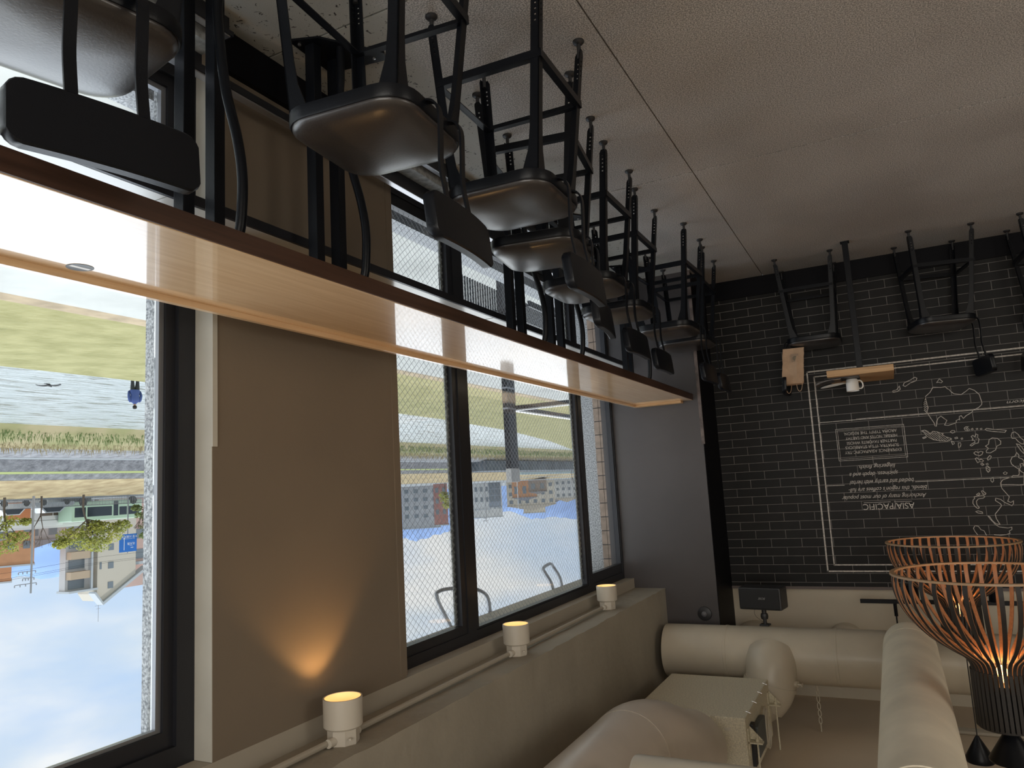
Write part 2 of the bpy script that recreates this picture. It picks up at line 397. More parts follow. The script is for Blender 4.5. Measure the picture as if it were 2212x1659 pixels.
MAP = [[(-0.337, 1.048),(-0.387, 1.056),(-0.415, 1.052),(-0.427, 1.069),(-0.438, 1.077),(-0.447, 1.093),(-0.464, 1.11),(-0.508, 1.121),(-0.543, 1.098),(-0.563, 1.082),(-0.592, 1.098),(-0.619, 1.132),(-0.628, 1.191),(-0.624, 1.206),(-0.603, 1.225),(-0.571, 1.238),(-0.555, 1.257),(-0.521, 1.275),(-0.501, 1.294),(-0.49, 1.272),(-0.477, 1.279),(-0.477, 1.303),(-0.471, 1.297),(-0.454, 1.306),(-0.455, 1.319),(-0.438, 1.326),(-0.4, 1.336),(-0.378, 1.331),(-0.397, 1.299),(-0.381, 1.283),(-0.363, 1.264),(-0.344, 1.277),(-0.332, 1.3),(-0.326, 1.335),(-0.316, 1.331),(-0.314, 1.309),(-0.3, 1.281),(-0.278, 1.231),(-0.259, 1.208),(-0.259, 1.159),(-0.279, 1.113),(-0.314, 1.084),(-0.337, 1.048)], [(-0.259, 1.208),(-0.259, 1.159),(-0.279, 1.113),(-0.285, 1.172),(-0.289, 1.194),(-0.278, 1.228)], [(-0.155, 0.995),(-0.198, 0.978),(-0.229, 0.96),(-0.242, 0.97),(-0.233, 0.988),(-0.195, 1.0),(-0.159, 1.023),(-0.145, 1.014),(-0.155, 0.995)], [(-0.121, 1.014),(-0.123, 1.041),(-0.102, 1.055),(-0.072, 1.058),(-0.072, 1.047),(-0.099, 1.042),(-0.121, 1.014)], [(-0.364, 1.017),(-0.385, 0.991),(-0.403, 1.013),(-0.393, 1.022),(-0.378, 1.015),(-0.364, 1.017)], [(-0.227, 1.361),(-0.247, 1.357),(-0.265, 1.367),(-0.279, 1.385),(-0.3, 1.37),(-0.322, 1.375),(-0.345, 1.386),(-0.363, 1.39),(-0.356, 1.4),(-0.376, 1.417),(-0.409, 1.431),(-0.41, 1.438),(-0.382, 1.449),(-0.334, 1.442),(-0.295, 1.431),(-0.272, 1.415),(-0.253, 1.398),(-0.245, 1.378),(-0.227, 1.361)], [(-0.408, 1.384),(-0.42, 1.374),(-0.436, 1.377),(-0.437, 1.388),(-0.421, 1.394),(-0.408, 1.384)], [(-0.227, 1.412),(-0.248, 1.405),(-0.252, 1.411),(-0.234, 1.419),(-0.227, 1.412)], [(-0.407, 1.449),(-0.422, 1.458),(-0.424, 1.469),(-0.412, 1.476),(-0.407, 1.449)], [(-0.448, 1.471),(-0.461, 1.464),(-0.464, 1.477),(-0.458, 1.495),(-0.447, 1.5),(-0.447, 1.485),(-0.448, 1.471)], [(-0.43, 1.428),(-0.446, 1.424),(-0.449, 1.434),(-0.434, 1.436),(-0.43, 1.428)], [(-0.469, 1.435),(-0.478, 1.432),(-0.48, 1.441),(-0.472, 1.444),(-0.469, 1.435)], [(-0.522, 1.355),(-0.508, 1.355),(-0.497, 1.365),(-0.503, 1.381),(-0.52, 1.386),(-0.531, 1.38),(-0.524, 1.37),(-0.516, 1.374),(-0.511, 1.367),(-0.529, 1.352),(-0.522, 1.355)], [(-0.539, 1.376),(-0.549, 1.368),(-0.553, 1.378),(-0.544, 1.382),(-0.539, 1.376)], [(-0.569, 1.374),(-0.579, 1.371),(-0.581, 1.378),(-0.573, 1.381),(-0.569, 1.374)], [(-0.594, 1.376),(-0.605, 1.373),(-0.606, 1.38),(-0.598, 1.383),(-0.594, 1.376)], [(-0.624, 1.384),(-0.634, 1.377),(-0.675, 1.388),(-0.713, 1.393),(-0.75, 1.401),(-0.739, 1.414),(-0.703, 1.408),(-0.666, 1.401),(-0.635, 1.394),(-0.624, 1.384)], [(-0.533, 1.427),(-0.546, 1.419),(-0.554, 1.433),(-0.564, 1.411),(-0.576, 1.418),(-0.571, 1.439),(-0.579, 1.449),(-0.571, 1.476),(-0.55, 1.48),(-0.527, 1.495),(-0.519, 1.489),(-0.531, 1.479),(-0.552, 1.47),(-0.55, 1.456),(-0.534, 1.454),(-0.543, 1.446),(-0.533, 1.427)], [(-0.639, 1.458),(-0.66, 1.447),(-0.69, 1.453),(-0.707, 1.474),(-0.704, 1.495),(-0.68, 1.507),(-0.669, 1.533),(-0.635, 1.552),(-0.613, 1.549),(-0.612, 1.536),(-0.628, 1.519),(-0.612, 1.502),(-0.632, 1.489),(-0.639, 1.458)], [(-0.535, 1.546),(-0.548, 1.535),(-0.562, 1.544),(-0.579, 1.536),(-0.592, 1.542),(-0.584, 1.559),(-0.568, 1.567),(-0.545, 1.559),(-0.535, 1.546)], [(-0.612, 1.588),(-0.629, 1.57),(-0.638, 1.576),(-0.63, 1.594),(-0.614, 1.602),(-0.612, 1.588)], [(-0.539, 1.586),(-0.55, 1.579),(-0.564, 1.599),(-0.573, 1.59),(-0.588, 1.604),(-0.579, 1.613),(-0.563, 1.608),(-0.55, 1.616),(-0.539, 1.586)], [(-0.567, 1.626),(-0.578, 1.621),(-0.588, 1.631),(-0.576, 1.638),(-0.567, 1.626)], [(-0.599, 1.628),(-0.609, 1.623),(-0.614, 1.631),(-0.604, 1.636),(-0.599, 1.628)], [(-0.597, 1.648),(-0.609, 1.642),(-0.62, 1.658),(-0.618, 1.675),(-0.606, 1.688),(-0.597, 1.673),(-0.597, 1.648)], [(-0.695, 1.697),(-0.707, 1.689),(-0.718, 1.697),(-0.711, 1.707),(-0.699, 1.706),(-0.695, 1.697)], [(-0.618, 1.729),(-0.632, 1.725),(-0.631, 1.749),(-0.622, 1.758),(-0.614, 1.745),(-0.618, 1.729)], [(-0.773, 1.441),(-0.782, 1.42),(-0.798, 1.416),(-0.815, 1.434),(-0.826, 1.459),(-0.844, 1.479),(-0.841, 1.505),(-0.825, 1.501),(-0.808, 1.482),(-0.796, 1.461),(-0.777, 1.46),(-0.773, 1.441)], [(-0.796, 1.499),(-0.813, 1.506),(-0.826, 1.526),(-0.835, 1.55),(-0.833, 1.572),(-0.817, 1.548),(-0.807, 1.525),(-0.796, 1.499)], [(-0.791, 1.56),(-0.802, 1.579),(-0.798, 1.596),(-0.816, 1.606),(-0.826, 1.62),(-0.821, 1.66),(-0.815, 1.637),(-0.8, 1.641),(-0.803, 1.659),(-0.792, 1.676),(-0.801, 1.694),(-0.816, 1.704),(-0.806, 1.783),(-0.778, 1.784),(-0.734, 1.78),(-0.669, 1.778),(-0.671, 1.763),(-0.687, 1.743),(-0.74, 1.727),(-0.75, 1.718),(-0.779, 1.72),(-0.788, 1.707),(-0.79, 1.676),(-0.768, 1.657),(-0.751, 1.638),(-0.748, 1.615),(-0.761, 1.589),(-0.777, 1.586),(-0.791, 1.56)], [(-0.669, 1.776),(-0.674, 1.804),(-0.696, 1.84),(-0.71, 1.863),(-0.697, 1.894),(-0.714, 1.903),(-0.731, 1.891),(-0.728, 1.913),(-0.717, 1.926),(-0.698, 1.912),(-0.688, 1.907),(-0.674, 1.897),(-0.657, 1.879),(-0.628, 1.869),(-0.625, 1.886),(-0.653, 1.91),(-0.657, 1.923),(-0.637, 1.949),(-0.612, 1.979),(-0.615, 2.011),(-0.632, 2.051),(-0.609, 2.046),(-0.589, 2.023),(-0.577, 1.996),(-0.567, 1.991),(-0.579, 2.014),(-0.605, 2.052),(-0.626, 2.069),(-0.676, 2.077),(-0.699, 2.072),(-0.697, 2.088),(-0.68, 2.098),(-0.683, 2.114),(-0.661, 2.122),(-0.623, 2.126),(-0.589, 2.121)], [(-0.549, 1.816),(-0.557, 1.814),(-0.574, 1.833),(-0.569, 1.842),(-0.554, 1.836),(-0.549, 1.816)], [(-0.516, 1.839),(-0.532, 1.828),(-0.538, 1.835),(-0.524, 1.847),(-0.516, 1.839)], [(-0.5, 1.854),(-0.522, 1.849),(-0.557, 1.845),(-0.565, 1.857),(-0.554, 1.866),(-0.523, 1.87),(-0.51, 1.886),(-0.51, 1.909),(-0.522, 1.932),(-0.513, 1.938),(-0.497, 1.922),(-0.487, 1.899),(-0.491, 1.876),(-0.502, 1.866),(-0.5, 1.854)], [(-0.497, 1.958),(-0.513, 1.953),(-0.537, 1.963),(-0.538, 1.973),(-0.511, 1.969),(-0.497, 1.958)], [(-0.542, 2.124),(-0.531, 2.093),(-0.513, 2.084),(-0.501, 2.061),(-0.481, 2.056),(-0.469, 2.074),(-0.476, 2.096),(-0.489, 2.119)]]
HATCH = [[(-0.409, 1.439),(-0.397, 1.426)], [(-0.398, 1.443),(-0.369, 1.411)], [(-0.357, 1.398),(-0.347, 1.386)], [(-0.387, 1.447),(-0.322, 1.375)], [(-0.373, 1.448),(-0.303, 1.371)], [(-0.357, 1.445),(-0.293, 1.375)], [(-0.34, 1.443),(-0.284, 1.381)], [(-0.321, 1.438),(-0.247, 1.357)], [(-0.302, 1.433),(-0.235, 1.359)], [(-0.266, 1.409),(-0.251, 1.393)], [(-0.551, 1.379),(-0.545, 1.371)], [(-0.525, 1.355),(-0.524, 1.354)], [(-0.526, 1.372),(-0.524, 1.37)], [(-0.517, 1.362),(-0.51, 1.355)], [(-0.522, 1.385),(-0.501, 1.361)], [(-0.505, 1.382),(-0.502, 1.378)], [(-0.583, 1.634),(-0.573, 1.623)], [(-0.62, 1.662),(-0.604, 1.644)], [(-0.618, 1.675),(-0.597, 1.653)], [(-0.61, 1.683),(-0.597, 1.669)], [(-0.579, 1.379),(-0.573, 1.373)], [(-0.28, 1.122),(-0.277, 1.118)], [(-0.282, 1.14),(-0.272, 1.129)], [(-0.284, 1.158),(-0.267, 1.14)], [(-0.286, 1.177),(-0.263, 1.151)], [(-0.289, 1.195),(-0.259, 1.163)], [(-0.285, 1.207),(-0.259, 1.179)], [(-0.281, 1.219),(-0.259, 1.195)]]


# ---------------------------------------------------------------- room shell
CEIL = 3.30; YB = 6.25; XL = -4.6; YR = -4.0; XW = 1.88; XF = 1.97
# floor: slabs with saw-cut joints over a dark base
fb = MB()
xs = [XL, -3.1, 0.765, 2.02]; ys = [YR, -2.0, -0.06, 1.885, 3.82, YB]
g = 0.003
for i in range(len(xs)-1):
    for j in range(len(ys)-1):
        fb.box((xs[i]+g, ys[j]+g*1.5, -0.05), (xs[i+1]-g, ys[j+1]-g*1.5, 0.0))
struct('floor', fb, m_floor)
fs_ = MB().box((XL-0.1, YR-0.1, -0.30), (2.3, YB+0.6, -0.051))
struct('floor_base', fs_, m_skirt)
struct('ceiling', MB().box((XL-0.1, YR-0.1, CEIL), (2.4, YB+0.5, CEIL+0.2)), m_ceiling)
struct('wall_left', MB().box((XL-0.15, YR-0.1, 0), (XL, YB+0.2, CEIL)), m_beige)
# rear wall, unseen; its wide window opening is added to let daylight in
wr = MB().box((XL, YR-0.15, 0), (-3.5, YR, CEIL)).box((1.1, YR-0.15, 0), (2.3, YR, CEIL)).box((-3.5, YR-0.15, 0), (1.1, YR, 0.45)).box((-3.5, YR-0.15, 2.75), (1.1, YR, CEIL))
struct('wall_rear', wr, m_beige)
w3 = struct('rear_added_window', MB().box((-3.5, YR-0.10, 0.45), (-3.44, YR-0.04, 2.75)).box((1.04, YR-0.10, 0.45), (1.1, YR-0.04, 2.75)).box((-1.23, YR-0.10, 0.45), (-1.17, YR-0.04, 2.75)).box((-3.44, YR-0.10, 0.45), (-1.23, YR-0.04, 0.51)).box((-1.17, YR-0.10, 0.45), (1.04, YR-0.04, 0.51)).box((-3.44, YR-0.10, 2.69), (-1.23, YR-0.04, 2.75)).box((-1.17, YR-0.10, 2.69), (1.04, YR-0.04, 2.75)), m_frame)
# brick wall: dark tiles up to 2.49 m, beige plaster above, set back slightly
struct('wall_brick', MB().box((XL, YB, 0.0), (1.25, YB+0.10, 2.49)), m_brick)
struct('wall_brick_upper', MB().box((XL, YB+0.015, 2.49), (1.25, YB+0.2, CEIL)), m_beigeu)
struct('trim_1', MB().box((XL, YB-0.012, 2.485), (1.25, YB+0.02, 2.505)), mat('taupe_trim', (0.16, 0.13, 0.12), 0.6))
struct('baseboard_brick', MB().box((XL, YB-0.012, 0.0), (1.25, YB-0.0005, 0.155)), m_skirt)
# dark painted column closing the window bay
struct('wall_column', MB().box((1.25, 5.70, 0.0), (2.055, YB+0.2, CEIL)), m_panel)
struct('trim_10', MB().box((1.246, 5.703, 0.0), (1.2498, YB-0.0005, CEIL-0.001)), m_skirt)
struct('trim_2', MB().box((1.238, 5.69, 0.0), (1.262, 5.702, 1.36)), mat('worn_corner_bead', (0.13, 0.10, 0.09), 0.5, noise=(18, 0.4)))
# pier between the two windows (three solid pieces of the window wall)
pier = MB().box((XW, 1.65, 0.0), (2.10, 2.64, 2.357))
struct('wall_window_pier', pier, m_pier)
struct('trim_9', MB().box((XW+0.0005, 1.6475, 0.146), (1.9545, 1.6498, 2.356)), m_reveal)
struct('wall_window_head', MB().box((XW, -4.0, 2.357), (2.30, 5.70, CEIL)), m_beige)
struct('wall_window_near', MB().box((XW, -4.0, 0.0), (2.30, -1.4, 2.357)), m_beige)
# downstand beam above the windows with a ragged bottom arris
bb = MB()
N = 150
rings = []
for k in range(N+1):
    y = -4.0 + 9.70*k/N
    def jit(a): return random.uniform(-a, a)
    e = 0.0035
    rings.append([Vector((1.64+jit(e)+random.choice((0,0,0,.008)), y, 2.43+jit(0.002))), Vector((1.64+jit(0.003), y, 2.437+abs(jit(0.008)))), Vector((1.64, y, 2.50+jit(.006))), Vector((1.64, y, 2.7)), Vector((1.64, y, CEIL)), Vector((XW-0.0005, y, CEIL)), Vector((XW-0.0005, y, 2.43))])
bb.loft(rings)
struct('trim_beam', bb, m_beige2, angle=50)
# corner bead on the near window reveal and the pier
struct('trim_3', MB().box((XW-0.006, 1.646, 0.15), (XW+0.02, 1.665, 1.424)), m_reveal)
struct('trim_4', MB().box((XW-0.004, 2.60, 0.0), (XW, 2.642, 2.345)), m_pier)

# baseboard / plinth along the windows
struct('baseboard_window', MB().box((1.855, 1.66, 0.0), (XW-0.0005, 2.63, 0.145)), m_skirt)
def sill(y0, y1, n):
    struct('trim_%d' % n, MB().box((1.80, y0, 0.0), (1.855, y1, 0.045)).box((1.93, y0, 0.0), (XF+0.10, y1, 0.145)), m_frame)
    struct('trim_%d' % (n+1), MB().box((1.8555, y0, 0.0), (1.9295, y1, 0.09)), m_concrete_strip)
sill(-1.4, 1.65, 5); sill(2.645, 5.699, 7)
# slim steel rails along the bay: kick rail, foot rail
def rail(name, lab, x0, x1, z0, z1, y0, y1, cap=0.012):
    t = thing(name, lab, 'rail', (0, 0, 0))
    MB().box((x0, y0, z0), (x1, y1, z1)).build('bar', m_frame, t)
    o = MB().rbox((x0+0.004, y0+0.01, z1), (x1-0.004, y1-0.01, z1+0.006), 0.002).build('cap_strip', m_steel, t); o['label'] = 'bright steel strip'
    return t
rail('low_rail', 'low black rail with bright top strip just above the floor under the near window', 1.790, 1.825, 0.050, 0.066, -1.3, 1.66)
rail('low_rail', 'low black rail with bright top strip just above the floor under the wired glass window', 1.790, 1.825, 0.050, 0.066, 2.70, 5.60)
rail('foot_rail', 'long black foot rail running at shin height past pier and windows', 1.780, 1.820, 0.238, 0.262, -1.3, 5.68)
rl = thing('ledge_shelf', 'pale metal ledge with black front edge below the window counter', 'shelf', (0, 0, 0))
MB().box((1.772, -1.3, 0.680), (1.784, 5.69, 0.712)).build('front_edge', m_frame, rl)
lt = MB()
for a, b, xr in ((-1.3, 1.40, 1.953), (1.404, 1.648, 1.953), (1.648, 2.644, 1.876), (2.644, 3.392, 1.953), (3.402, 5.69, 1.953)): lt.box((1.784, a, 0.700), (xr, b, 0.7125))
o = lt.build('top_plate', mat('pale_aluminium', (0.62, 0.62, 0.60), 0.30, 0.35), rl); o['label'] = 'pale aluminium plate'

# windows ------------------------------------------------------------------
def frame_rect(mb, y0, y1, z0, z1, w, x0, x1, wt=None, wb=None):
    wt = w if wt is None else wt; wb = w if wb is None else wb
    mb.box((x0, y0, z0), (x1, y0+w, z1)); mb.box((x0, y1-w, z0), (x1, y1, z1))
    mb.box((x0, y0+w, z0), (x1, y1-w, z0+wb)); mb.box((x0, y0+w, z1-wt), (x1, y1-w, z1))
# window 1 (near)
w1 = bpy.data.objects.new('window_1', None); link(w1); w1['kind'] = 'structure'
f = MB(); frame_rect(f, -1.4, 1.655, 0.145, 2.357, 0.070, 1.955, 2.003, 0.06, 0.06); f.build('frame', m_frame, w1)
f = MB(); frame_rect(f, -1.34, 1.60, 0.19, 2.31, 0.048, 1.972, 2.0, 0.058, 0.05); f.build('sash', m_frame, w1)
f = MB(); frame_rect(f, -1.29, 1.5515, 0.241, 2.2515, 0.0175, 1.982, 2.002, 0.010, 0.0175); f.build('glazing_bead', m_frame_light, w1)
MB().box((1.996, -1.27, 0.255), (2.0015, 1.533, 2.241)).build('pane', m_glass, w1)
# window 2 (three lights)
w2 = bpy.data.objects.new('window_2', None); link(w2); w2['kind'] = 'structure'
f = MB(); frame_rect(f, 2.645, 5.699, 0.145, 2.357, 0.03, 1.955, 2.005, 0.05, 0.05)
f.box((1.955, 3.285, 0.195), (2.005, 3.365, 2.307)).box((1.955, 4.955, 0.195), (2.005, 5.010, 2.307)); f.build('frame', m_frame, w2)
f = MB()
frame_rect(f, 2.66, 3.29, 0.19, 2.312, 0.050, 1.962, 2.0, 0.048, 0.06)
f.build('sash', m_frame, w2)
f = MB(); frame_rect(f, 3.36, 4.96, 0.19, 2.312, 0.040, 1.962, 2.0, 0.016, 0.05); f.build('sash', m_frame, w2)
f = MB(); frame_rect(f, 5.00, 5.69, 0.19, 2.312, 0.036, 1.962, 2.0, 0.072, 0.06); f.build('sash', m_frame, w2)
MB().box((1.984, 2.70, 0.245), (1.990, 3.245, 2.27)).build('pane', m_glass, w2)
def lattice(ya, yb, za, zb):
    # diamond wire embedded in the pane, clipped to its edges
    mb = MB(); sy, sz, t = 0.042, 0.036, 0.00045
    sl = sz/sy
    for sg in (1, -1):
        k = math.floor((za - sg*sl*yb if sg > 0 else za + sl*ya)/sz) - 1
        while True:
            c = k*sz; k += 1
            lo = za; hi = zb
            ys = sorted(((za-c)/(sg*sl), (zb-c)/(sg*sl)))
            a, b = max(ya, ys[0]), min(yb, ys[1])
            if min(c+sg*sl*ya, c+sg*sl*yb) > zb: break
            if b - a < 0.002: continue
            p, q = Vector((0, a, c+sg*sl*a)), Vector((0, b, c+sg*sl*b))
            d = (q-p).normalized(); n = Vector((0, -d.z, d.y))*t
            vs = [Vector((x, 0, 0)) + v for x in (1.9865, 1.9875) for v in (p+n, q+n, q-n, p-n)]
            mb.add(vs, [(0,1,2,3), (7,6,5,4), (0,4,5,1), (1,5,6,2), (2,6,7,3), (3,7,4,0)])
    return mb.build('wire_lattice', mat('embedded_wire', (0.26, 0.27, 0.29), 0.5), w2, smooth=False)
lattice(2.70, 3.245, 0.245, 2.27)
lattice(3.395, 4.925, 0.235, 2.30)

MB().box((1.984, 3.395, 0.235), (1.990, 4.925, 2.30)).build('pane', m_glass, w2)
MB().box((1.984, 5.03, 0.245), (1.990, 5.66, 2.245)).build('pane', m_glass, w2)
for a in (3.222, 4.90): MB().box((1.992, a, 0.245), (1.999, a+0.018, 2.26)).build('gasket', mat('worn_gasket', (0.25, 0.26, 0.24), 0.6, noise=(80, 0.8)), w2)

# fine conduit along the beam soffit + three downlights ----------------------
cd = MB().tube(smoothpath([(1.775, -1.0, 2.412), (1.775, 1.96, 2.412), (1.775, 2.02, 2.412)], 4), 0.011, 10)
cd.tube([(1.775, 2.18, 2.412), (1.775, 3.35, 2.412)], 0.011, 10).tube([(1.775, 3.50, 2.412), (1.775, 4.68, 2.412)], 0.011, 10)
tag(cd.build('conduit', m_beige), 'beige painted conduit pipe linking the spotlights under the beam', 'pipe')
def downlight():
    t = thing('spotlight', '', 'spotlight', (0, 0, 0), group='ivory cylinder spotlights under the beam')
    MB().lathe([(0.0, 0.0), (0.052, 0.0), (0.054, -0.006), (0.054, -0.05), (0.05, -0.052), (0.0, -0.052)], 8).build('mounting_box', m_lampwhite, t)
    MB().lathe([(0.0, -0.052), (0.060, -0.052), (0.066, -0.058), (0.067, -0.145), (0.0665, -0.150), (0.062, -0.150), (0.060, -0.120), (0.052, -0.112), (0.0, -0.112)], 40).build('shade', m_lampwhite, t)
    o = MB().lathe([(0.0615, -0.1485), (0.0600, -0.125), (0.052, -0.1125), (0.0545, -0.1125), (0.0605, -0.1245), (0.0619, -0.1485)], 40).build('reflector_ring', m_lampin, t); o['label'] = 'amber lit inner ring'
    o = MB().lathe([(0.0, -0.113), (0.026, -0.113), (0.022, -0.119), (0.0, -0.121)], 24).build('lens', m_glow, t); o['label'] = 'glowing lens'
    for s in (-1, 1):
        MB().cyl((0, s*0.05, -0.019), (0, s*0.078, -0.019), 0.015, 12).build('conduit_collar', m_lampwhite, t)
    MB().lathe([(0,0.0),(0.006,0.0),(0.006,0.006),(0,0.006)], 10, (-0.053,-0.03,-0.028)).build('screw', m_lampwhite, t)
    return t
dl = downlight()
labs = ['ivory cylinder spotlight beside the pier, largest of three under the beam', 'middle ivory spotlight under the beam, above the wired glass window', 'ivory spotlight at the end of the beam next to the dark column']
for i, y in enumerate((2.10, 3.425, 4.76)):
    d = dl if i == 0 else copy_tree(dl)
    d['label'] = labs[i]
    d.location = (1.765, y, 2.430)
    ld = bpy.data.lights.new('spotlight_beam', 'SPOT'); ld.energy = 4.6 if i == 0 else 3.0; ld.color = (1.0, 0.55, 0.20); ld.spot_size = math.radians(95); ld.spot_blend = 0.5; ld.shadow_soft_size = 0.02
    lo = bpy.data.objects.new('spotlight_beam', ld); link(lo); lo.location = (1.765, y, 2.298)
    lo.rotation_euler = Vector((0.18, -0.05, -1)).to_track_quat('-Z', 'Y').to_euler()

# ---------------------------------------------------------------- window counter
ct = thing('window_counter', 'long honey oak counter top running along the windows', 'counter', (0, 0, 0))
y0, y1 = -1.2, 5.695
MB().rbox((1.302, y0, 0.972), (1.76, y1, 1.020), 0.003).build('top_board', m_oak, ct)
o = MB().rbox((1.297, y0, 0.9715), (1.3035, y1, 1.0185), 0.001).build('front_edge', m_oak_edge, ct); o['label'] = 'front edge in painted shade'
MB().rbox((1.738, y0, 1.0195), (1.758, 5.68, 1.038), 0.002).build('back_rail', m_oak, ct)
MB().rbox((1.375, 5.618, 1.0195), (1.7375, 5.692, 1.037), 0.002).build('end_rail', m_oak_x, ct)
def counter_leg(label, ya, yb):
    t = thing('counter_leg', label, 'leg', (1.67, (ya+yb)/2, 0), group='black steel supports under the window counter')
    d = (yb-ya)/2
    pl = [(0.05, -d-0.07), (0.06, d+0.05), (-0.17, d+0.09), (-0.19, d+0.05), (-0.05, -d-0.03)]
    MB().prism(pl, 0.0, 0.008).build('base_plate', m_black, t)
    for s in (-1, 1):
        MB().rbox((-0.02, s*d-0.019, 0.008), (0.02, s*d+0.019, 0.971), 0.002).build('post', m_black, t)
    pth = smoothpath([(-0.075, d+0.0, 0.008), (-0.075, d, 0.12), (-0.072, d, 0.20), (-0.10, d, 0.42), (-0.148, d, 0.60), (-0.166, d, 0.72), (-0.160, d, 0.84), (-0.145, d, 0.90), (-0.145, d, 0.971)], 6)
    pth = [Vector((p.x, 0.0, p.z)) for p in pth]
    MB().tube(pth, 0.0145, 14).build('curved_tube', m_black, t)
    for bx, by in ((0.03, -d-0.035), (-0.14, d+0.055)):
        MB().lathe([(0, 0.008), (0.006, 0.008), (0.006, 0.012), (0, 0.013)], 8, (bx, by, 0)).build('bolt', m_steel, t)
    return t
counter_leg('black post pair with curved tube under counter in front of the near window edge', 1.369, 1.476)
counter_leg('black post pair with curved tube under counter in front of the beige pier', 1.908, 2.024)
counter_leg('black post pair with curved tube under counter at middle of the wired glass', 3.377, 3.502)
counter_leg('black post pair with curved tube under counter nearer the far wired glass mullion', 3.891, 4.034)
counter_leg('black post pair with curved tube under the far end of the counter', 5.254, 5.364)
# round sticker on the counter
st = thing('round_sticker', 'small round grey sticker with white bar on the counter by the near window', 'sticker', (1.684, 1.085, 1.0202))
MB().lathe([(0, 0), (0.030, 0), (0.030, 0.0006), (0, 0.0006)], 32).build('disc', mat('sticker_grey', (0.16, 0.18, 0.19), 0.5), st)
MB().box((-0.006, -0.024, 0.0006), (0.006, 0.024, 0.0009)).build('print', m_white, st)

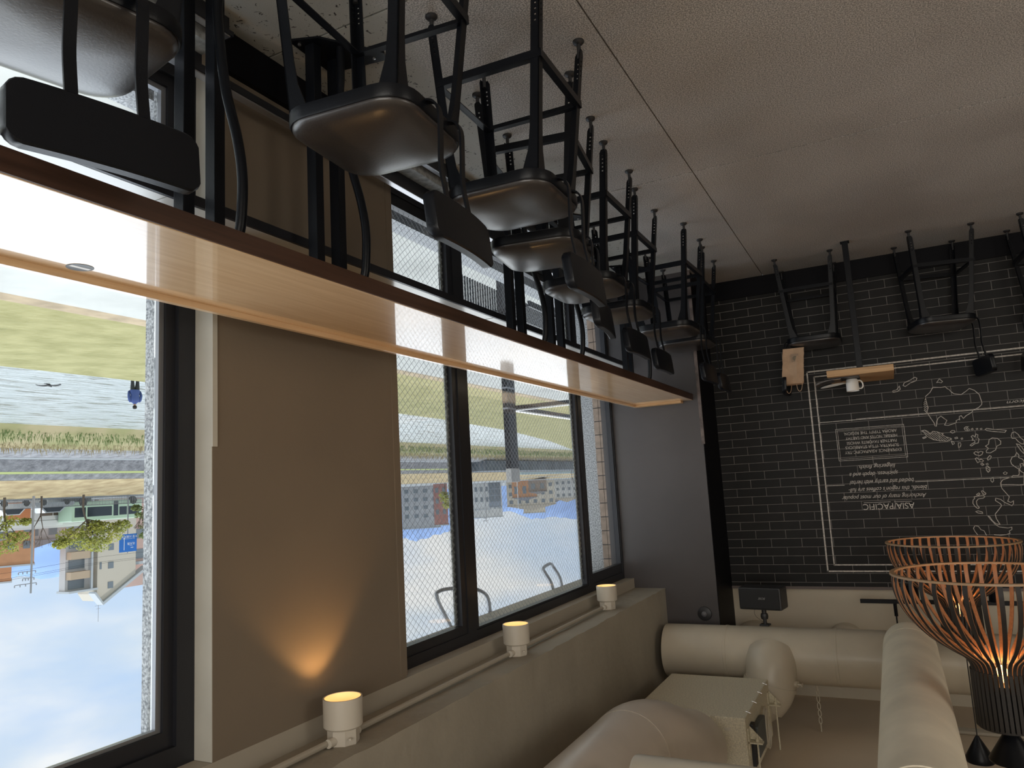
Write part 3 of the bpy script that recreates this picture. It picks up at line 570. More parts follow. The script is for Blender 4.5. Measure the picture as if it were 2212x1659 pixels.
# ---------------------------------------------------------------- bar stools
def make_stool():
    t = thing('bar_stool', '', 'stool')
    # seat pan rim
    rim = MB()
    def ring(h, r, z): return [Vector((x*0.945+0.012, y*0.965, z)) for x, y in rrect(h, h, r, 6)]
    rim.loft([ring(0.190, 0.085, 0.612), ring(0.197, 0.09, 0.616), ring(0.197, 0.09, 0.644), ring(0.194, 0.088, 0.650), ring(0.180, 0.08, 0.650), ring(0.178, 0.08, 0.612)], cap=False)
    n = 28
    rim.f += [tuple(range(n))[::-1]]
    rim.build('seat_frame', m_black, t)
    cu = MB()
    rings = []
    for f_, z in ((0.188, 0.640), (0.1915, 0.650), (0.190, 0.657), (0.182, 0.664), (0.165, 0.671), (0.135, 0.677), (0.09, 0.681), (0.04, 0.683)):
        rings.append(ring(f_, 0.088*f_/0.19, z))
    cu.loft(rings); cu.build('seat_cushion', m_leather, t, angle=60)
    # legs: folded L section, flared at the seat, narrowing to a perforated foot
    for sx in (-1, 1):
        for sy in (-1, 1):
            lg = MB()
            top = Vector((sx*0.160+0.012, sy*0.164, 0.622)); bot = Vector((sx*0.207, sy*0.207, 0.040))
            axis = (bot-top)
            def plate(uv):       # uv: 'x' plate lies along x, 'y' plate lies along y
                def P(w, s, th):
                    p = top + axis*s
                    # corner of the L points outward
                    return p + (Vector((-sx*w, sy*(-th), 0)) if uv == 'x' else Vector((-sx*th, -sy*w, 0)))
                stations = [(0.0, 0.058), (0.05, 0.050), (0.13, 0.036), (0.25, 0.031), (0.80, 0.030)]
                for a, b in zip(stations[:-1], stations[1:]):
                    vs = [P(0, a[0], 0), P(a[1], a[0], 0), P(a[1], a[0], 0.004), P(0, a[0], 0.004), P(0, b[0], 0), P(b[1], b[0], 0), P(b[1], b[0], 0.004), P(0, b[0], 0.004)]
                    lg.add(vs, [(0,1,2,3), (7,6,5,4), (0,4,5,1), (1,5,6,2), (2,6,7,3), (3,7,4,0)])
                # perforated foot: two rails with rungs between the holes, then a rounded tongue
                def seg(w0, w1, s0, s1, w0b=None, w1b=None):
                    w0b = w0 if w0b is None else w0b; w1b = w1 if w1b is None else w1b
                    vs = [P(w0, s0, 0), P(w1, s0, 0), P(w1, s0, 0.004), P(w0, s0, 0.004), P(w0b, s1, 0), P(w1b, s1, 0), P(w1b, s1, 0.004), P(w0b, s1, 0.004)]
                    lg.add(vs, [(0,1,2,3), (7,6,5,4), (0,4,5,1), (1,5,6,2), (2,6,7,3), (3,7,4,0)])
                seg(0, 0.0115, 0.80, 0.95); seg(0.0185, 0.030, 0.80, 0.95)
                for k in range(5): seg(0.0115, 0.0185, 0.80+k*0.0315, 0.80+k*0.0315+0.020)
                seg(0, 0.030, 0.95, 0.975); seg(0, 0.030, 0.975, 1.0, 0.007, 0.023)
            plate('x'); plate('y')
            leg = lg.build('leg', m_black, t, angle=25)
            c = Vector((sx*(0.207-0.012), sy*(0.207-0.012), 0))
            MB().lathe([(0, 0), (0.021, 0), (0.021, 0.006), (0.016, 0.012), (0.0075, 0.015), (0.0075, 0.07), (0, 0.07)], 20, c).build('glide', m_plastic, leg)
    # footrest ring of angle bars
    fr = MB()
    z0, z1 = 0.235, 0.262; h = 0.190
    for s in (-1, 1):
        fr.box((-h, s*h-0.002, z0), (h, s*h+0.002, z1)); fr.box((s*h-0.002, -h, z0), (s*h+0.002, h, z1))
        fr.box((-h, min(s*h, s*(h-0.022)), z1-0.004), (h, max(s*h, s*(h-0.022)), z1)); fr.box((min(s*h, s*(h-0.022)), -h, z1-0.0045), (max(s*h, s*(h-0.022)), h, z1-0.0005))
    fr.build('footrest', m_black, t)
    # bent straps and back pad
    for s in (-1, 1):
        pth = smoothpath([(-0.12, s*0.062, 0.618), (-0.160, s*0.062, 0.618), (-0.192, s*0.062, 0.626), (-0.208, s*0.062, 0.655), (-0.208, s*0.062, 0.72), (-0.206, s*0.062, 0.80), (-0.216, s*0.062, 0.87), (-0.228, s*0.062, 0.935)], 6)
        MB().sweep(pth, [(-0.011, -0.0028), (0.011, -0.0028), (0.011, 0.0028), (-0.011, 0.0028)], up=Vector((0, 1, 0))).build('back_strap', m_black, t)
    pad = MB(); rings = []
    hw, hh, rc = 0.163, 0.060, 0.028
    NY = 22
    for k in range(NY+1):
        y = -hw*math.cos(PI*k/NY)                 # denser towards the ends
        e_ = max(0.0, abs(y)-(hw-rc)); h_ = hh-(rc-math.sqrt(max(0, rc*rc-e_*e_)))
        th = 0.0145 if 0 < k < NY else 0.011
        bend = 0.45*y*y; sect = []
        for dx, dz in ((-th, -h_+0.004), (-th+0.004, -h_), (th-0.004, -h_), (th, -h_+0.004), (th, h_-0.004), (th-0.004, h_), (-th+0.004, h_), (-th, h_-0.004)):
            sect.append(Vector((-0.233+dx+bend-0.10*dz, y, 0.955+dz)))
        rings.append(sect)
    pad.loft(rings)
    pad.build('backrest', m_black, t, angle=40)
    return t
GW = 'bar stools along the window counter'; GB = 'bar stools along the brick wall'
stools = [
 (1.385, 0.845, 12, 'bar stool pushed under counter beside the near window, largest and cut by the frame corner', GW),
 (1.125, 1.550, -5, 'bar stool with dark brown seat in front of the beige pier', GW),
 (1.035, 2.195, -2, 'pulled-out bar stool with worn pale reflection on its seat, third along the counter', GW),
 (1.18, 2.742, -9, 'bar stool tucked close behind the third stool, in front of the wired glass', GW),
 (1.245, 3.415, 0, 'bar stool in the middle of the row, seat glowing brown by the wired glass', GW),
 (1.295, 4.055, 0, 'bar stool sixth along the window counter, just before the gap', GW),
 (1.195, 4.79, 2, 'bar stool after the gap near counter end, second from the dark column', GW),
 (1.215, 5.36, 0, 'last bar stool of the window counter, standing against the dark column', GW),
 (0.425, 6.025, 180, 'bar stool by the brick wall holding the paper bag', GB),
 (-0.43, 5.93, -13, 'bar stool facing the small wall table under the chalk map', GB),
 (-1.12, 5.96, 176, 'bar stool by the brick wall, cut off by the frame edge', GB),
]
proto = make_stool()
for i, (x, y, a, lab, grp) in enumerate(stools):
    s = proto if i == 0 else copy_tree(proto)
    s.location = (x, y, 0); s.rotation_euler = (0, 0, math.radians(a))
    s['label'] = lab; s['group'] = grp

# ---------------------------------------------------------------- small table at the brick wall
tb = thing('wall_table', 'small thick oak table on one black post against the brick wall', 'table', (0.12, 5.9, 0))
MB().rbox((-0.21, -0.25, 0.915), (0.215, 0.335, 0.960), 0.003).build('tabletop', m_oak_x, tb)
MB().rbox((-0.020, -0.225, 0.0), (0.020, -0.190, 0.915), 0.002).build('leg', m_black, tb)
MB().rbox((-0.03, -0.24, 0.0), (0.03, -0.18, 0.006), 0.001).build('foot_plate', m_black, tb)
MB().rbox((-0.12, 0.20, 0.895), (0.12, 0.33, 0.915), 0.002).build('wall_bracket', m_black, tb)
# mug
mg = thing('mug', 'white ceramic mug on the small oak wall table', 'mug', (0.185, 5.86, 0.9670))
MB().lathe([(0, 0), (0.034, 0), (0.039, 0.006), (0.042, 0.03), (0.042, 0.086), (0.0425, 0.089), (0.040, 0.089), (0.039, 0.084), (0.038, 0.012), (0, 0.008)], 40).build('cup', m_white, mg, angle=60)
hp = smoothpath([(-0.040, -0.004, 0.072), (-0.056, -0.006, 0.074), (-0.068, -0.007, 0.060), (-0.067, -0.007, 0.036), (-0.055, -0.006, 0.018), (-0.040, -0.004, 0.016)], 5)
MB().tube(hp, 0.005, 10).build('handle', m_white, mg)
# stack of papers / tray / plate under and beside the mug
tr = tag(MB().rbox((0.13, 5.72, 0.9605), (0.36, 5.95, 0.9665), 0.002).build('tray', m_plastic), 'flat dark tray lying under the white mug', 'tray')
nb = thing('magazine', 'dark magazine with curled pages beneath the white saucer', 'magazine', (0.310, 5.83, 0.967))
nbm = MB()
nbm.loft([[Vector((-0.06+0.17*k/8, -0.10, 0.001+0.022*(k/8)**3)), Vector((-0.06+0.17*k/8, 0.10, 0.001+0.018*(k/8)**3)), Vector((-0.06+0.17*k/8, 0.10, 0.006+0.026*(k/8)**3)), Vector((-0.06+0.17*k/8, -0.10, 0.006+0.032*(k/8)**3))] for k in range(9)])
nbm.build('pages', mat('magazine_pages', (0.10, 0.09, 0.085), 0.5, noise=(60, 0.6)), nb)
MB().box((-0.055, -0.095, 0.0066), (-0.01, 0.095, 0.0078)).build('cover', mat('brown_card', (0.28, 0.18, 0.11), 0.6), nb)
sc_ = thing('saucer', 'oval white saucer beside the mug', 'saucer', (0.310, 5.79, 0.999))
sm = MB(); 
prof = [(0, 0), (0.5, 0.0), (0.8, 0.003), (1.0, 0.009), (1.0, 0.011), (0.78, 0.006), (0.5, 0.003), (0, 0.003)]
sm.loft([[Vector((0.085*r*math.cos(2*PI*k/36), 0.055*r*math.sin(2*PI*k/36), z)) for k in range(36)] for r, z in prof]); sm.build('dish', m_white, sc_, angle=60)
sc_.rotation_euler = (0, math.radians(-7), 0)
MB().rbox((-0.03, -0.003, 0.012), (0.075, 0.003, 0.0145), 0.001).build('spoon', m_steel, sc_)

# paper bag on the stool
bg = thing('paper_bag', 'brown kraft paper bag with green print standing on the bar stool seat', 'bag', (0.565, 5.95, 0.6845), math.radians(-6))
W2_, D2_, H_ = 0.075, 0.05, 0.27
def bagring(z, w, d, fold):
    return [Vector((x, y, z)) for x, y in ((-w, -d), (-w*0.35, -d-fold), (w*0.3, -d+fold*0.7), (w, -d), (w-fold, 0), (w, d), (0, d+fold*0.5), (-w, d), (-w+fold, 0))]
bm_ = MB(); rings = []
for k in range(13):
    q = k/12
    rings.append([v + Vector((random.uniform(-.0022, .0022), random.uniform(-.0022, .0022), 0)) + Vector((0.030*q, 0, 0)) for v in bagring(H_*q, W2_*(1+0.02*q), D2_*(1-0.12*q), 0.010*math.sin(PI*q)+0.004*q)])
bm_.loft(rings, cap=False); bm_.f += [tuple(range(9))[::-1]]
ob = bm_.build('body', m_kraft, bg, angle=20)
so = ob.modifiers.new('thickness', 'SOLIDIFY'); so.thickness = 0.0012
MB().add([v+Vector((0, 0, -0.03)) for v in [r*0.97 for r in rings[-1]]], [tuple(range(9))]).build('inside_shade_sheet', m_kraft_shade, bg)
for sy in (-1, 1):
    hp = smoothpath([(0.030-0.045, sy*0.044, H_-0.03), (0.030-0.045, sy*0.044, H_), (0.030-0.035, sy*0.046, H_+0.045), (0.030-0.020, sy*0.046, H_+0.058), (0.030-0.008, sy*0.046, H_+0.04), (0.030-0.004, sy*0.044, H_), (0.030-0.004, sy*0.044, H_-0.03)], 5)
    if sy > 0: hp = [p + Vector((0.055, 0, 0)) for p in hp]
    else: hp = [p + Vector((-0.022, -0.002, 0)) for p in hp]
    MB().tube(hp, 0.0022, 8).build('handle', m_kraft, bg)
# sticker with round green emblem, folded tape, green side print
MB().box((-0.030, -0.0560, 0.045), (0.022, -0.0550, 0.105)).build('seal_sticker', mat('sticker_kraft', (0.30, 0.21, 0.14), 0.6), bg)
e = MB(); 
for r0, r1 in ((0.0145, 0.0165), (0.0105, 0.0120)):
    rg = []
    for k in range(33):
        a = 2*PI*k/32; rg.append([Vector((r0*math.cos(a)-0.004, -0.0563, 0.078+r0*math.sin(a))), Vector((r1*math.cos(a)-0.004, -0.0563, 0.078+r1*math.sin(a))), Vector((r1*math.cos(a)-0.004, -0.0560, 0.078+r1*math.sin(a))), Vector((r0*math.cos(a)-0.004, -0.0560, 0.078+r0*math.sin(a)))])
    e.loft(rg)
for k in range(-3, 4):
    h_ = 0.0095*math.sqrt(max(0.05, 1-(k/3.6)**2)); e.box((-0.004+k*0.0028-0.0006, -0.0563, 0.078-h_), (-0.004+k*0.0028+0.0006, -0.0560, 0.078+h_))
e.build('emblem', m_green, bg)
e = MB()
for za, zb, ya, yb in ((0.18, 0.205, -0.04, -0.005), (0.21, 0.235, -0.045, 0.0), (0.07, 0.078, -0.045, 0.02), (0.078, 0.10, 0.0, 0.012), (0.14, 0.15, -0.03, -0.01)):
    e.box((0.0765+0.03*za/H_, ya, za), (0.0785+0.03*za/H_, yb, zb))
e.build('side_print', m_green, bg)

# ---------------------------------------------------------------- chalk mural on the bricks
mu = thing('chalk_mural', 'white chalk style map and coffee text painted on the dark brick wall', 'mural', (0, YB, 0))
YM = -0.0015
def stroke(name, polys, w, mat_=m_paint_line):
    mb = MB()
    for pl in polys:
        for a, b in zip(pl[:-1], pl[1:]):
            d = Vector((b[0]-a[0], b[1]-a[1]))
            if d.length < 1e-5: continue
            d.normalize(); nrm = Vector((-d.y, d.x))*w/2; e_ = d*w*0.35
            q = [(a[0]-e_.x+nrm.x, a[1]-e_.y+nrm.y), (b[0]+e_.x+nrm.x, b[1]+e_.y+nrm.y), (b[0]+e_.x-nrm.x, b[1]+e_.y-nrm.y), (a[0]-e_.x-nrm.x, a[1]-e_.y-nrm.y)]
            mb.add([(x, YM, z) for x, z in q] + [(x, -0.0002, z) for x, z in q], [(0,1,2,3), (7,6,5,4), (0,4,5,1), (1,5,6,2), (2,6,7,3), (3,7,4,0)])
    return mb.build(name, mat_, mu, smooth=False)
XR_ = -4.0
stroke('border_line', [[(XR_, 0.82), (0.512, 0.835), (0.520, 2.372), (XR_, 2.372)]], 0.011)
stroke('border_line', [[(XR_, 0.868), (0.464, 0.878), (0.470, 2.325), (XR_, 2.325)]], 0.009)
stroke('tropic_line', [[(XR_, 1.238), (0.465, 1.240)]], 0.005)
stroke('tropic_line', [[(XR_, 1.232), (0.2, 1.2335)]], 0.002)
stroke('equator_line', [[(XR_, 1.733), (-0.145, 1.729)], [(0.335, 1.730), (0.467, 1.729)]], 0.004)
def rectp(x0, x1, z0, z1): return [(x0, z0), (x1, z0), (x1, z1), (x0, z1), (x0, z0)]
stroke('text_frame', [rectp(-0.116, 0.352, 1.302, 1.545)], 0.003)
stroke('text_frame', [rectp(-0.103, 0.340, 1.312, 1.533)], 0.002)
for pl_ in MAP: stroke('coastline', [pl_], 0.0042)
stroke('hatching', HATCH, 0.0028)
def text(s, x0, x1, zc, h, shear=0.0):
    c = bpy.data.curves.new('lettering', 'FONT'); c.body = s; c.size = 1.0; c.shear = shear; c.extrude = 0.0
    c.align_x = 'LEFT'
    o = bpy.data.objects.new('lettering', c); link(o)
    bpy.context.view_layer.update()
    me = bpy.data.meshes.new_from_object(o.evaluated_get(bpy.context.evaluated_depsgraph_get()))
    bpy.data.objects.remove(o)
    xs = [v.co.x for v in me.vertices]
    sx = (x1-x0)/(max(xs)-min(xs)); mx_ = min(xs)
    ref = 0.70
    for v in me.vertices:
        v.co = Vector(((v.co.x-mx_)*sx + x0, -0.002, (v.co.y-ref/2)*h/ref + zc))
    me.materials.clear(); me.materials.append(m_paint_line)
    o2 = bpy.data.objects.new('lettering', me); link(o2); o2.parent = mu
    return o2
for i, (s, a, b, zc, h) in enumerate(TEXTS):
    if i == 11: a, b, s = -1.18, -0.776, 'Tropic of Capricorn'; h = 0.024
    hh = h*0.9 if i == 0 else (h*0.72 if i < 6 else h)
    text(s, a, b, zc, hh, 0.35 if (1 <= i <= 5 or i == 11) else 0.0)
stroke('overline', [[(-0.105, 1.868), (0.01, 1.868)], [(0.035, 1.868), (0.215, 1.868)]], 0.003)

# ---------------------------------------------------------------- pendant lamps
def pendant(label, x, y, first=None):
    if first:
        t = copy_tree(first)
    else:
        t = thing('pendant_lamp', '', 'lamp', group='ribbed wooden bowl pendant lamps')
        # local origin at the rim centre, rim at z=0, bowl opens downward
        ctrl = [(0.342, 0.0), (0.347, 0.040), (0.334, 0.105), (0.298, 0.172), (0.238, 0.240), (0.168, 0.290), (0.122, 0.320), (0.103, 0.350), (0.100, 0.385)]
        pth = smoothpath([(r, 0, z) for r, z in ctrl], 4)
        n = 40
        def sec(a0, a1): return lambda q: [(-0.0082*(1-0.25*q), a0), (0.0082*(1-0.25*q), a0), (0.0082*(1-0.25*q), a1), (-0.0082*(1-0.25*q), a1)]
        s0 = MB().sweep(pth, sec(-0.0012, 0.0030), up=Vector((0, 1, 0))).build('slat', m_slat, t)
        n1 = MB().sweep(pth, sec(-0.0030, -0.00125), up=Vector((0, 1, 0))).build('slat_backing', m_slat_dark, s0)
        neck = MB().sweep([(0.100, 0, 0.365), (0.101, 0, 0.45), (0.101, 0, 0.575)], [(-0.0062, -0.009), (0.0062, -0.009), (0.0062, 0.008), (-0.0062, 0.008)], up=Vector((0, 1, 0)))
        n0 = neck.build('neck_slat', m_slat_dark, s0)
        for k in range(1, n):
            c = s0.copy(); link(c); c.parent = t; c.rotation_euler = (0, 0, 2*PI*k/n)
            for src in (n0, n1):
                c2 = src.copy(); link(c2); c2.parent = c
        ring = MB().lathe([(0.334, -0.006), (0.352, -0.006), (0.353, 0.002), (0.334, 0.002)], 72)
        ring.build('rim', m_rim, t)
        MB().lathe([(0.0, 0.573), (0.104, 0.573), (0.104, 0.581), (0.0, 0.581)], 40).build('neck_cap', m_slat_dark, t)
        MB().lathe([(0.0, 0.415), (0.084, 0.415), (0.084, 0.43), (0.084, 0.572), (0.0, 0.572)], 32).build('core', m_slat_dark, t)
        MB().lathe([(0.0, 0.581), (0.012, 0.581), (0.085, 0.700), (0.083, 0.707), (0.0, 0.707)], 40).build('cone', m_black, t)
        MB().tube([(0, 0, 0.707), (0, 0, 1.10)], 0.0032, 8).build('cord', m_plastic, t)
        MB().lathe([(0.0, 1.09), (0.008, 1.09), (0.072, 1.205), (0.070, 1.232), (0.0, 1.232)], 40).build('canopy', m_black, t)
        o = MB().lathe([(0.0, 0.350), (0.014, 0.356), (0.020, 0.370), (0.016, 0.39), (0.010, 0.414), (0.0, 0.414)], 20).build('bulb', m_glow2, t); o['label'] = 'glowing bulb'
    t['label'] = label
    t.location = (x, y, 2.068)
    ld = bpy.data.lights.new('pendant_bulb', 'POINT'); ld.energy = 2.2; ld.color = (1.0, 0.45, 0.16); ld.shadow_soft_size = 0.03
    lo = bpy.data.objects.new('pendant_bulb', ld); link(lo); lo.location = (x, y, 2.068+0.31)
    return t
pl = pendant('nearer of the two copper brown ribbed bowl pendant lamps, cut by frame edge', -0.295, 3.54)
pl.location.z = 2.045
far_lamp = pendant('farther ribbed bowl pendant lamp, hanging in front of the chalk map', -0.265, 5.17, pl)
for ch_ in list(far_lamp.children):
    if ch_.name.startswith('cone'): bpy.data.objects.remove(ch_)
fc = MB().tube([(0, 0, 0.57), (0, 0, 0.72)], 0.0032, 8).build('cord', m_plastic, far_lamp)

# ---------------------------------------------------------------- ducts
D1Y, D1Z, D1R = 5.45, 2.825, 0.18
d1 = thing('cross_duct', 'fat beige duct running crosswise along the brick wall under the ceiling', 'duct', (0, D1Y, D1Z))
MB().lathe([(0, 1.15), (D1R, 1.15), (D1R, 1.575), (D1R-0.003, 1.583), (0, 1.583)], 56, axis='x').build('duct_section', m_duct, d1)
MB().lathe([(0, 0.45), (D1R, 0.45), (D1R, 1.149), (0, 1.149)], 56, axis='x').build('duct_section', m_duct, d1)
MB().lathe([(0, -3.6), (D1R, -3.6), (D1R, 0.449), (0, 0.449)], 56, axis='x').build('duct_section', m_duct, d1)
for xx in (1.15, 0.45): MB().lathe([(D1R-0.001, xx-0.010), (D1R+0.0025, xx-0.008), (D1R+0.0025, xx+0.008), (D1R-0.001, xx+0.010)], 56, axis='x').build('seam_band', m_duct, d1)
ch = MB()
for k in range(5):
    zz = 3.03-D1Z + k*0.045
    pth = [Vector((0.60+0.009*math.cos(a), 0.004*math.sin(a)*(k % 2), zz+0.022*math.sin(a)+0.02)) for a in [2*PI*q/14 for q in range(15)]]
    ch.tube(pth, 0.0035, 6)
ch.tube([(0.60, 0, 0.17), (0.60, 0, 0.22)], 0.006, 8).tube([(0.60, 0, 0.42), (0.60, 0, CEIL-D1Z)], 0.004, 8)
ch.build('hanger_chain', m_duct, d1)
# duct coming towards the room, joining the cross duct from below
d2 = thing('long_duct', 'long beige duct running overhead toward the room beside the pendant lamps', 'duct', (0, 0, 0))
def ductpath(pts, r, n=40): return MB().tube(smoothpath(pts, 8), r, n)
MB().tube([(0.02, 0.6, 2.62), (0.02, 2.60, 2.62)], 0.138, 44).build('duct_section', m_duct2, d2)
MB().tube([(0.02, 2.601, 2.62), (0.02, 4.70, 2.62)], 0.136, 44).build('duct_section', m_duct2, d2)
ductpath([(0.02, 4.70, 2.62), (0.02, 4.86, 2.622), (0.02, 5.00, 2.65), (0.02, 5.14, 2.72), (0.02, 5.28, 2.80)], 0.137).build('duct_elbow', m_duct2, d2)
for yy in (2.60,):
    MB().lathe([(0.13, yy-0.012), (0.142, yy-0.010), (0.142, yy+0.010), (0.13, yy+0.012)], 44, (0.02, 0, 2.62), axis='y').build('seam_band', m_duct2, d2)
# fan box lagged in fibre
fb = thing('fan_box', 'grey beige fibre lagged fan box hanging between the ducts', 'ventilation box', (0.85, 4.27, 2.90))
MB().rbox((0, 0, 0), (0.62, 0.83, 0.34), 0.006).build('casing', m_ductlag, fb)
for k in range(4):
    MB().cyl((0.016, 0.12+k*0.2, -0.003), (-0.010, 0.12+k*0.2, 0.006), 0.0022, 6).build('pin', m_steel, fb)
MB().rbox((-0.035, 0.16, 0.09), (-0.004, 0.40, 0.25), 0.006).build('control_box', m_greybox, fb)
MB().rbox((-0.020, 0.10, 0.06), (-0.0005, 0.16, 0.28), 0.003).build('terminal_strip', m_plastic, fb)
lp = [Vector((-0.02, 0.50+0.075*math.cos(a), 0.19+0.11*math.sin(a))) for a in [2*PI*q/24 for q in range(25)]]
MB().tube(lp, 0.007, 8).tube([p+Vector((-0.008, 0.015, 0.01)) for p in lp[:18]], 0.006, 8).build('cable_loop', m_duct, fb)
for yy in (0.03, 0.74):
    b_ = MB().box((-0.075, yy, 0.13), (-0.0005, yy+0.045, 0.137)).box((-0.006, yy, 0.06), (-0.0005, yy+0.045, 0.20))
    b_.add([(-0.006, yy+0.045, 0.06), (-0.07, yy+0.045, 0.128), (-0.006, yy+0.045, 0.128), (-0.006, yy+0.048, 0.06), (-0.07, yy+0.048, 0.128), (-0.006, yy+0.048, 0.128)], [(0,1,2), (5,4,3), (0,3,4,1), (1,4,5,2), (2,5,3,0)])
    b_.build('hanging_bracket', m_ductlag, fb)
    MB().tube([(-0.045, yy+0.022, 0.09), (-0.045, yy+0.022, 0.399)], 0.0045, 8).lathe([(0,0.115),(0.010,0.115),(0.010,0.130),(0,0.130)], 6, (-0.045, yy+0.022, 0)).build('threaded_rod', m_ductlag, fb)
MB().box((0.08, -0.0015, 0.055), (0.115, -0.0002, 0.070)).build('paper_tag', mat('pale_tag', (0.62, 0.58, 0.48), 0.7), fb)
# branch from fan box to the cross duct
d3 = thing('branch_duct', 'short bent duct joining the fan box to the cross duct', 'duct', (0, 0, 0))
MB().tube(smoothpath([(0.99, 5.105, 3.08), (0.95, 5.20, 3.075), (0.90, 5.245, 3.05)], 5), 0.140, 40).build('spigot', m_duct, d3)
ductpath([(0.925, 5.235, 3.06), (0.875, 5.245, 3.00), (0.855, 5.255, 2.93), (0.85, 5.28, 2.86), (0.85, 5.34, 2.82)], 0.158).build('duct_elbow', m_duct, d3)
MB().tube([(0.71, 5.22, 2.95), (0.685, 5.21, 2.95)], 0.02, 12).tube([(0.69, 5.21, 2.95), (0.655, 5.20, 2.95)], 0.006, 8).box((0.655, 5.17, 2.945), (0.662, 5.23, 2.955)).build('damper_knob', m_duct, d3)
for q_ in ((0.862, 5.072, 2.975, 0.35, 0.25, 1.0),):
    c_ = Vector((0.864, 5.251, 2.965)); d_ = Vector((-0.25, 0.12, -0.92)).normalized()
    MB().tube([c_-d_*0.012, c_+d_*0.012], 0.166, 40).build('seam_band', m_duct, d3)
# near flexible duct, large, with two bends into the fan box
d4 = thing('bent_duct', 'large glossy beige duct bending into the fan box in front of the beam', 'duct', (0, 0, 0))
MB().tube([(1.22, 0.4, 2.85), (1.22, 3.42, 2.85)], 0.198, 48).build('duct_section', m_duct_gloss, d4)
ductpath([(1.22, 3.42, 2.85), (1.218, 3.54, 2.853), (1.20, 3.66, 2.870), (1.17, 3.77, 2.905)], 0.200, 48).build('duct_elbow', m_duct_gloss, d4)
ductpath([(1.178, 3.75, 2.895), (1.145, 3.85, 2.94), (1.12, 3.96, 2.985), (1.11, 4.08, 3.02)], 0.196, 48).build('duct_elbow', m_duct_gloss, d4)
MB().tube([(1.11, 4.02, 3.03), (1.11, 4.268, 3.05)], 0.152, 44).build('collar', m_duct_gloss, d4)
# short crosswise duct stub at the near edge
d5 = tag(MB().lathe([(0, -0.9), (0.085, -0.9), (0.085, 0.94), (0.080, 0.95), (0, 0.95)], 40, (0, 2.72, 2.672), axis='x').build('duct_stub', m_duct), 'slim beige duct stub lying crosswise below the large bent duct', 'duct')
# wall stubs behind the cross duct
for k, (xx, rr, lab) in enumerate(((1.09, 0.20, 'round beige duct flange on the upper wall behind the speaker'), (0.44, 0.125, 'smaller round beige duct flange on the upper wall between speaker and track light'))):
    t = MB().lathe([(0, 0), (rr, 0), (rr, -0.12), (rr-0.03, -0.15), (0, -0.155)], 40, (xx, YB+0.013, 2.75+rr), axis='y').build('duct_flange', m_duct)
    tag(t, lab, 'duct')
# ceiling conduits
cc = MB()
for k in range(3): cc.tube([(-3.5, 5.64+k*0.03, CEIL-0.013), (-0.10, 5.64+k*0.03, CEIL-0.013)], 0.012, 8)
tag(cc.build('ceiling_conduit', m_beige), 'three parallel beige conduits clipped under the ceiling by the far pendant canopy', 'pipe')

# speaker -------------------------------------------------------------------
sp = thing('speaker', 'small black loudspeaker on a ball joint below the cross duct', 'speaker', (0.90, 5.52, 2.46), math.radians(8))
bx = MB().rbox((-0.145, -0.075, -0.075), (0.145, 0.09, 0.075), 0.012)
bx.build('cabinet', m_plastic, sp)
MB().rbox((-0.135, -0.083, -0.066), (0.135, -0.074, 0.066), 0.006).build('grille', mat('speaker_grille', (0.012, 0.012, 0.013), 0.8, bump=(500, 0.5, 0.001)), sp)
def flat_text(s, size, mat_, parent, loc, rot, shear=0.0, name='lettering'):
    c = bpy.data.curves.new(name, 'FONT'); c.body = s; c.size = size; c.shear = shear; c.extrude = 0.0004; c.align_x = 'CENTER'; c.align_y = 'CENTER'
    o = bpy.data.objects.new(name, c); link(o); bpy.context.view_layer.update()
    me = bpy.data.meshes.new_from_object(o.evaluated_get(bpy.context.evaluated_depsgraph_get())); bpy.data.objects.remove(o)
    me.materials.clear(); me.materials.append(mat_)
    o2 = bpy.data.objects.new(name, me); link(o2); o2.parent = parent; o2.location = loc; o2.rotation_euler = rot
    return o2
flat_text('BOSE', 0.020, m_steel, sp, (-0.02, -0.0835, -0.005), (PI/2, 0, 0), 0.4)
MB().tube([(0, 0.0, 0.075), (0, 0.0, 0.11)], 0.016, 14).lathe([(0, 0.105), (0.022, 0.108), (0.026, 0.125), (0.022, 0.145), (0, 0.148)], 20).tube([(0, 0, 0.145), (0, 0, 0.19)], 0.012, 12).build('ball_joint', m_plastic, sp)
MB().rbox((-0.032, -0.03, 0.178), (0.032, 0.03, 0.190), 0.003).build('mount_plate', m_plastic, sp)
MB().tube(smoothpath([(0.03, 0.0, 0.076), (0.065, 0.0, 0.09), (0.06, 0.0, 0.13), (0.02, 0.0, 0.16), (0.005, 0.0, 0.18)], 6), 0.0012, 6).build('cable', m_plastic, sp)
# track light bar
tl = thing('track_light', 'black track light bar with round spot cans in front of the upper wall', 'lamp', (0.0, 5.98, 2.545))
MB().rbox((-2.4, -0.017, -0.012), (0.305, 0.017, 0.014), 0.002).build('track', m_black, tl)
MB().cyl((0.085, 0, 0.014), (0.085, 0, 0.10), 0.012, 12).cyl((0.085, 0, 0.10), (0.085, 0, 0.755), 0.005, 8).cyl((-1.5, 0, 0.014), (-1.5, 0, 0.755), 0.005, 8).build('stem', m_black, tl)
for xx in (-0.03, -0.52): MB().cyl((xx, -0.03, -0.12), (xx, -0.02, -0.015), 0.042, 24).build('spot_can', m_black, tl)
# motion sensor on the dark column
ms = thing('motion_sensor', 'round dark motion sensor high on the dark column', 'sensor', (1.355, 5.70, 2.612))
MB().lathe([(0, 0), (0.052, 0), (0.050, -0.010), (0.030, -0.016), (0, -0.016)], 36, axis='y').build('housing', m_plastic, ms)
MB().lathe([(0, -0.014), (0.022, -0.014), (0.019, -0.024), (0.010, -0.031), (0, -0.033)], 24, axis='y').build('lens', mat('smoky_lens', (0.12, 0.12, 0.13), 0.25), ms)

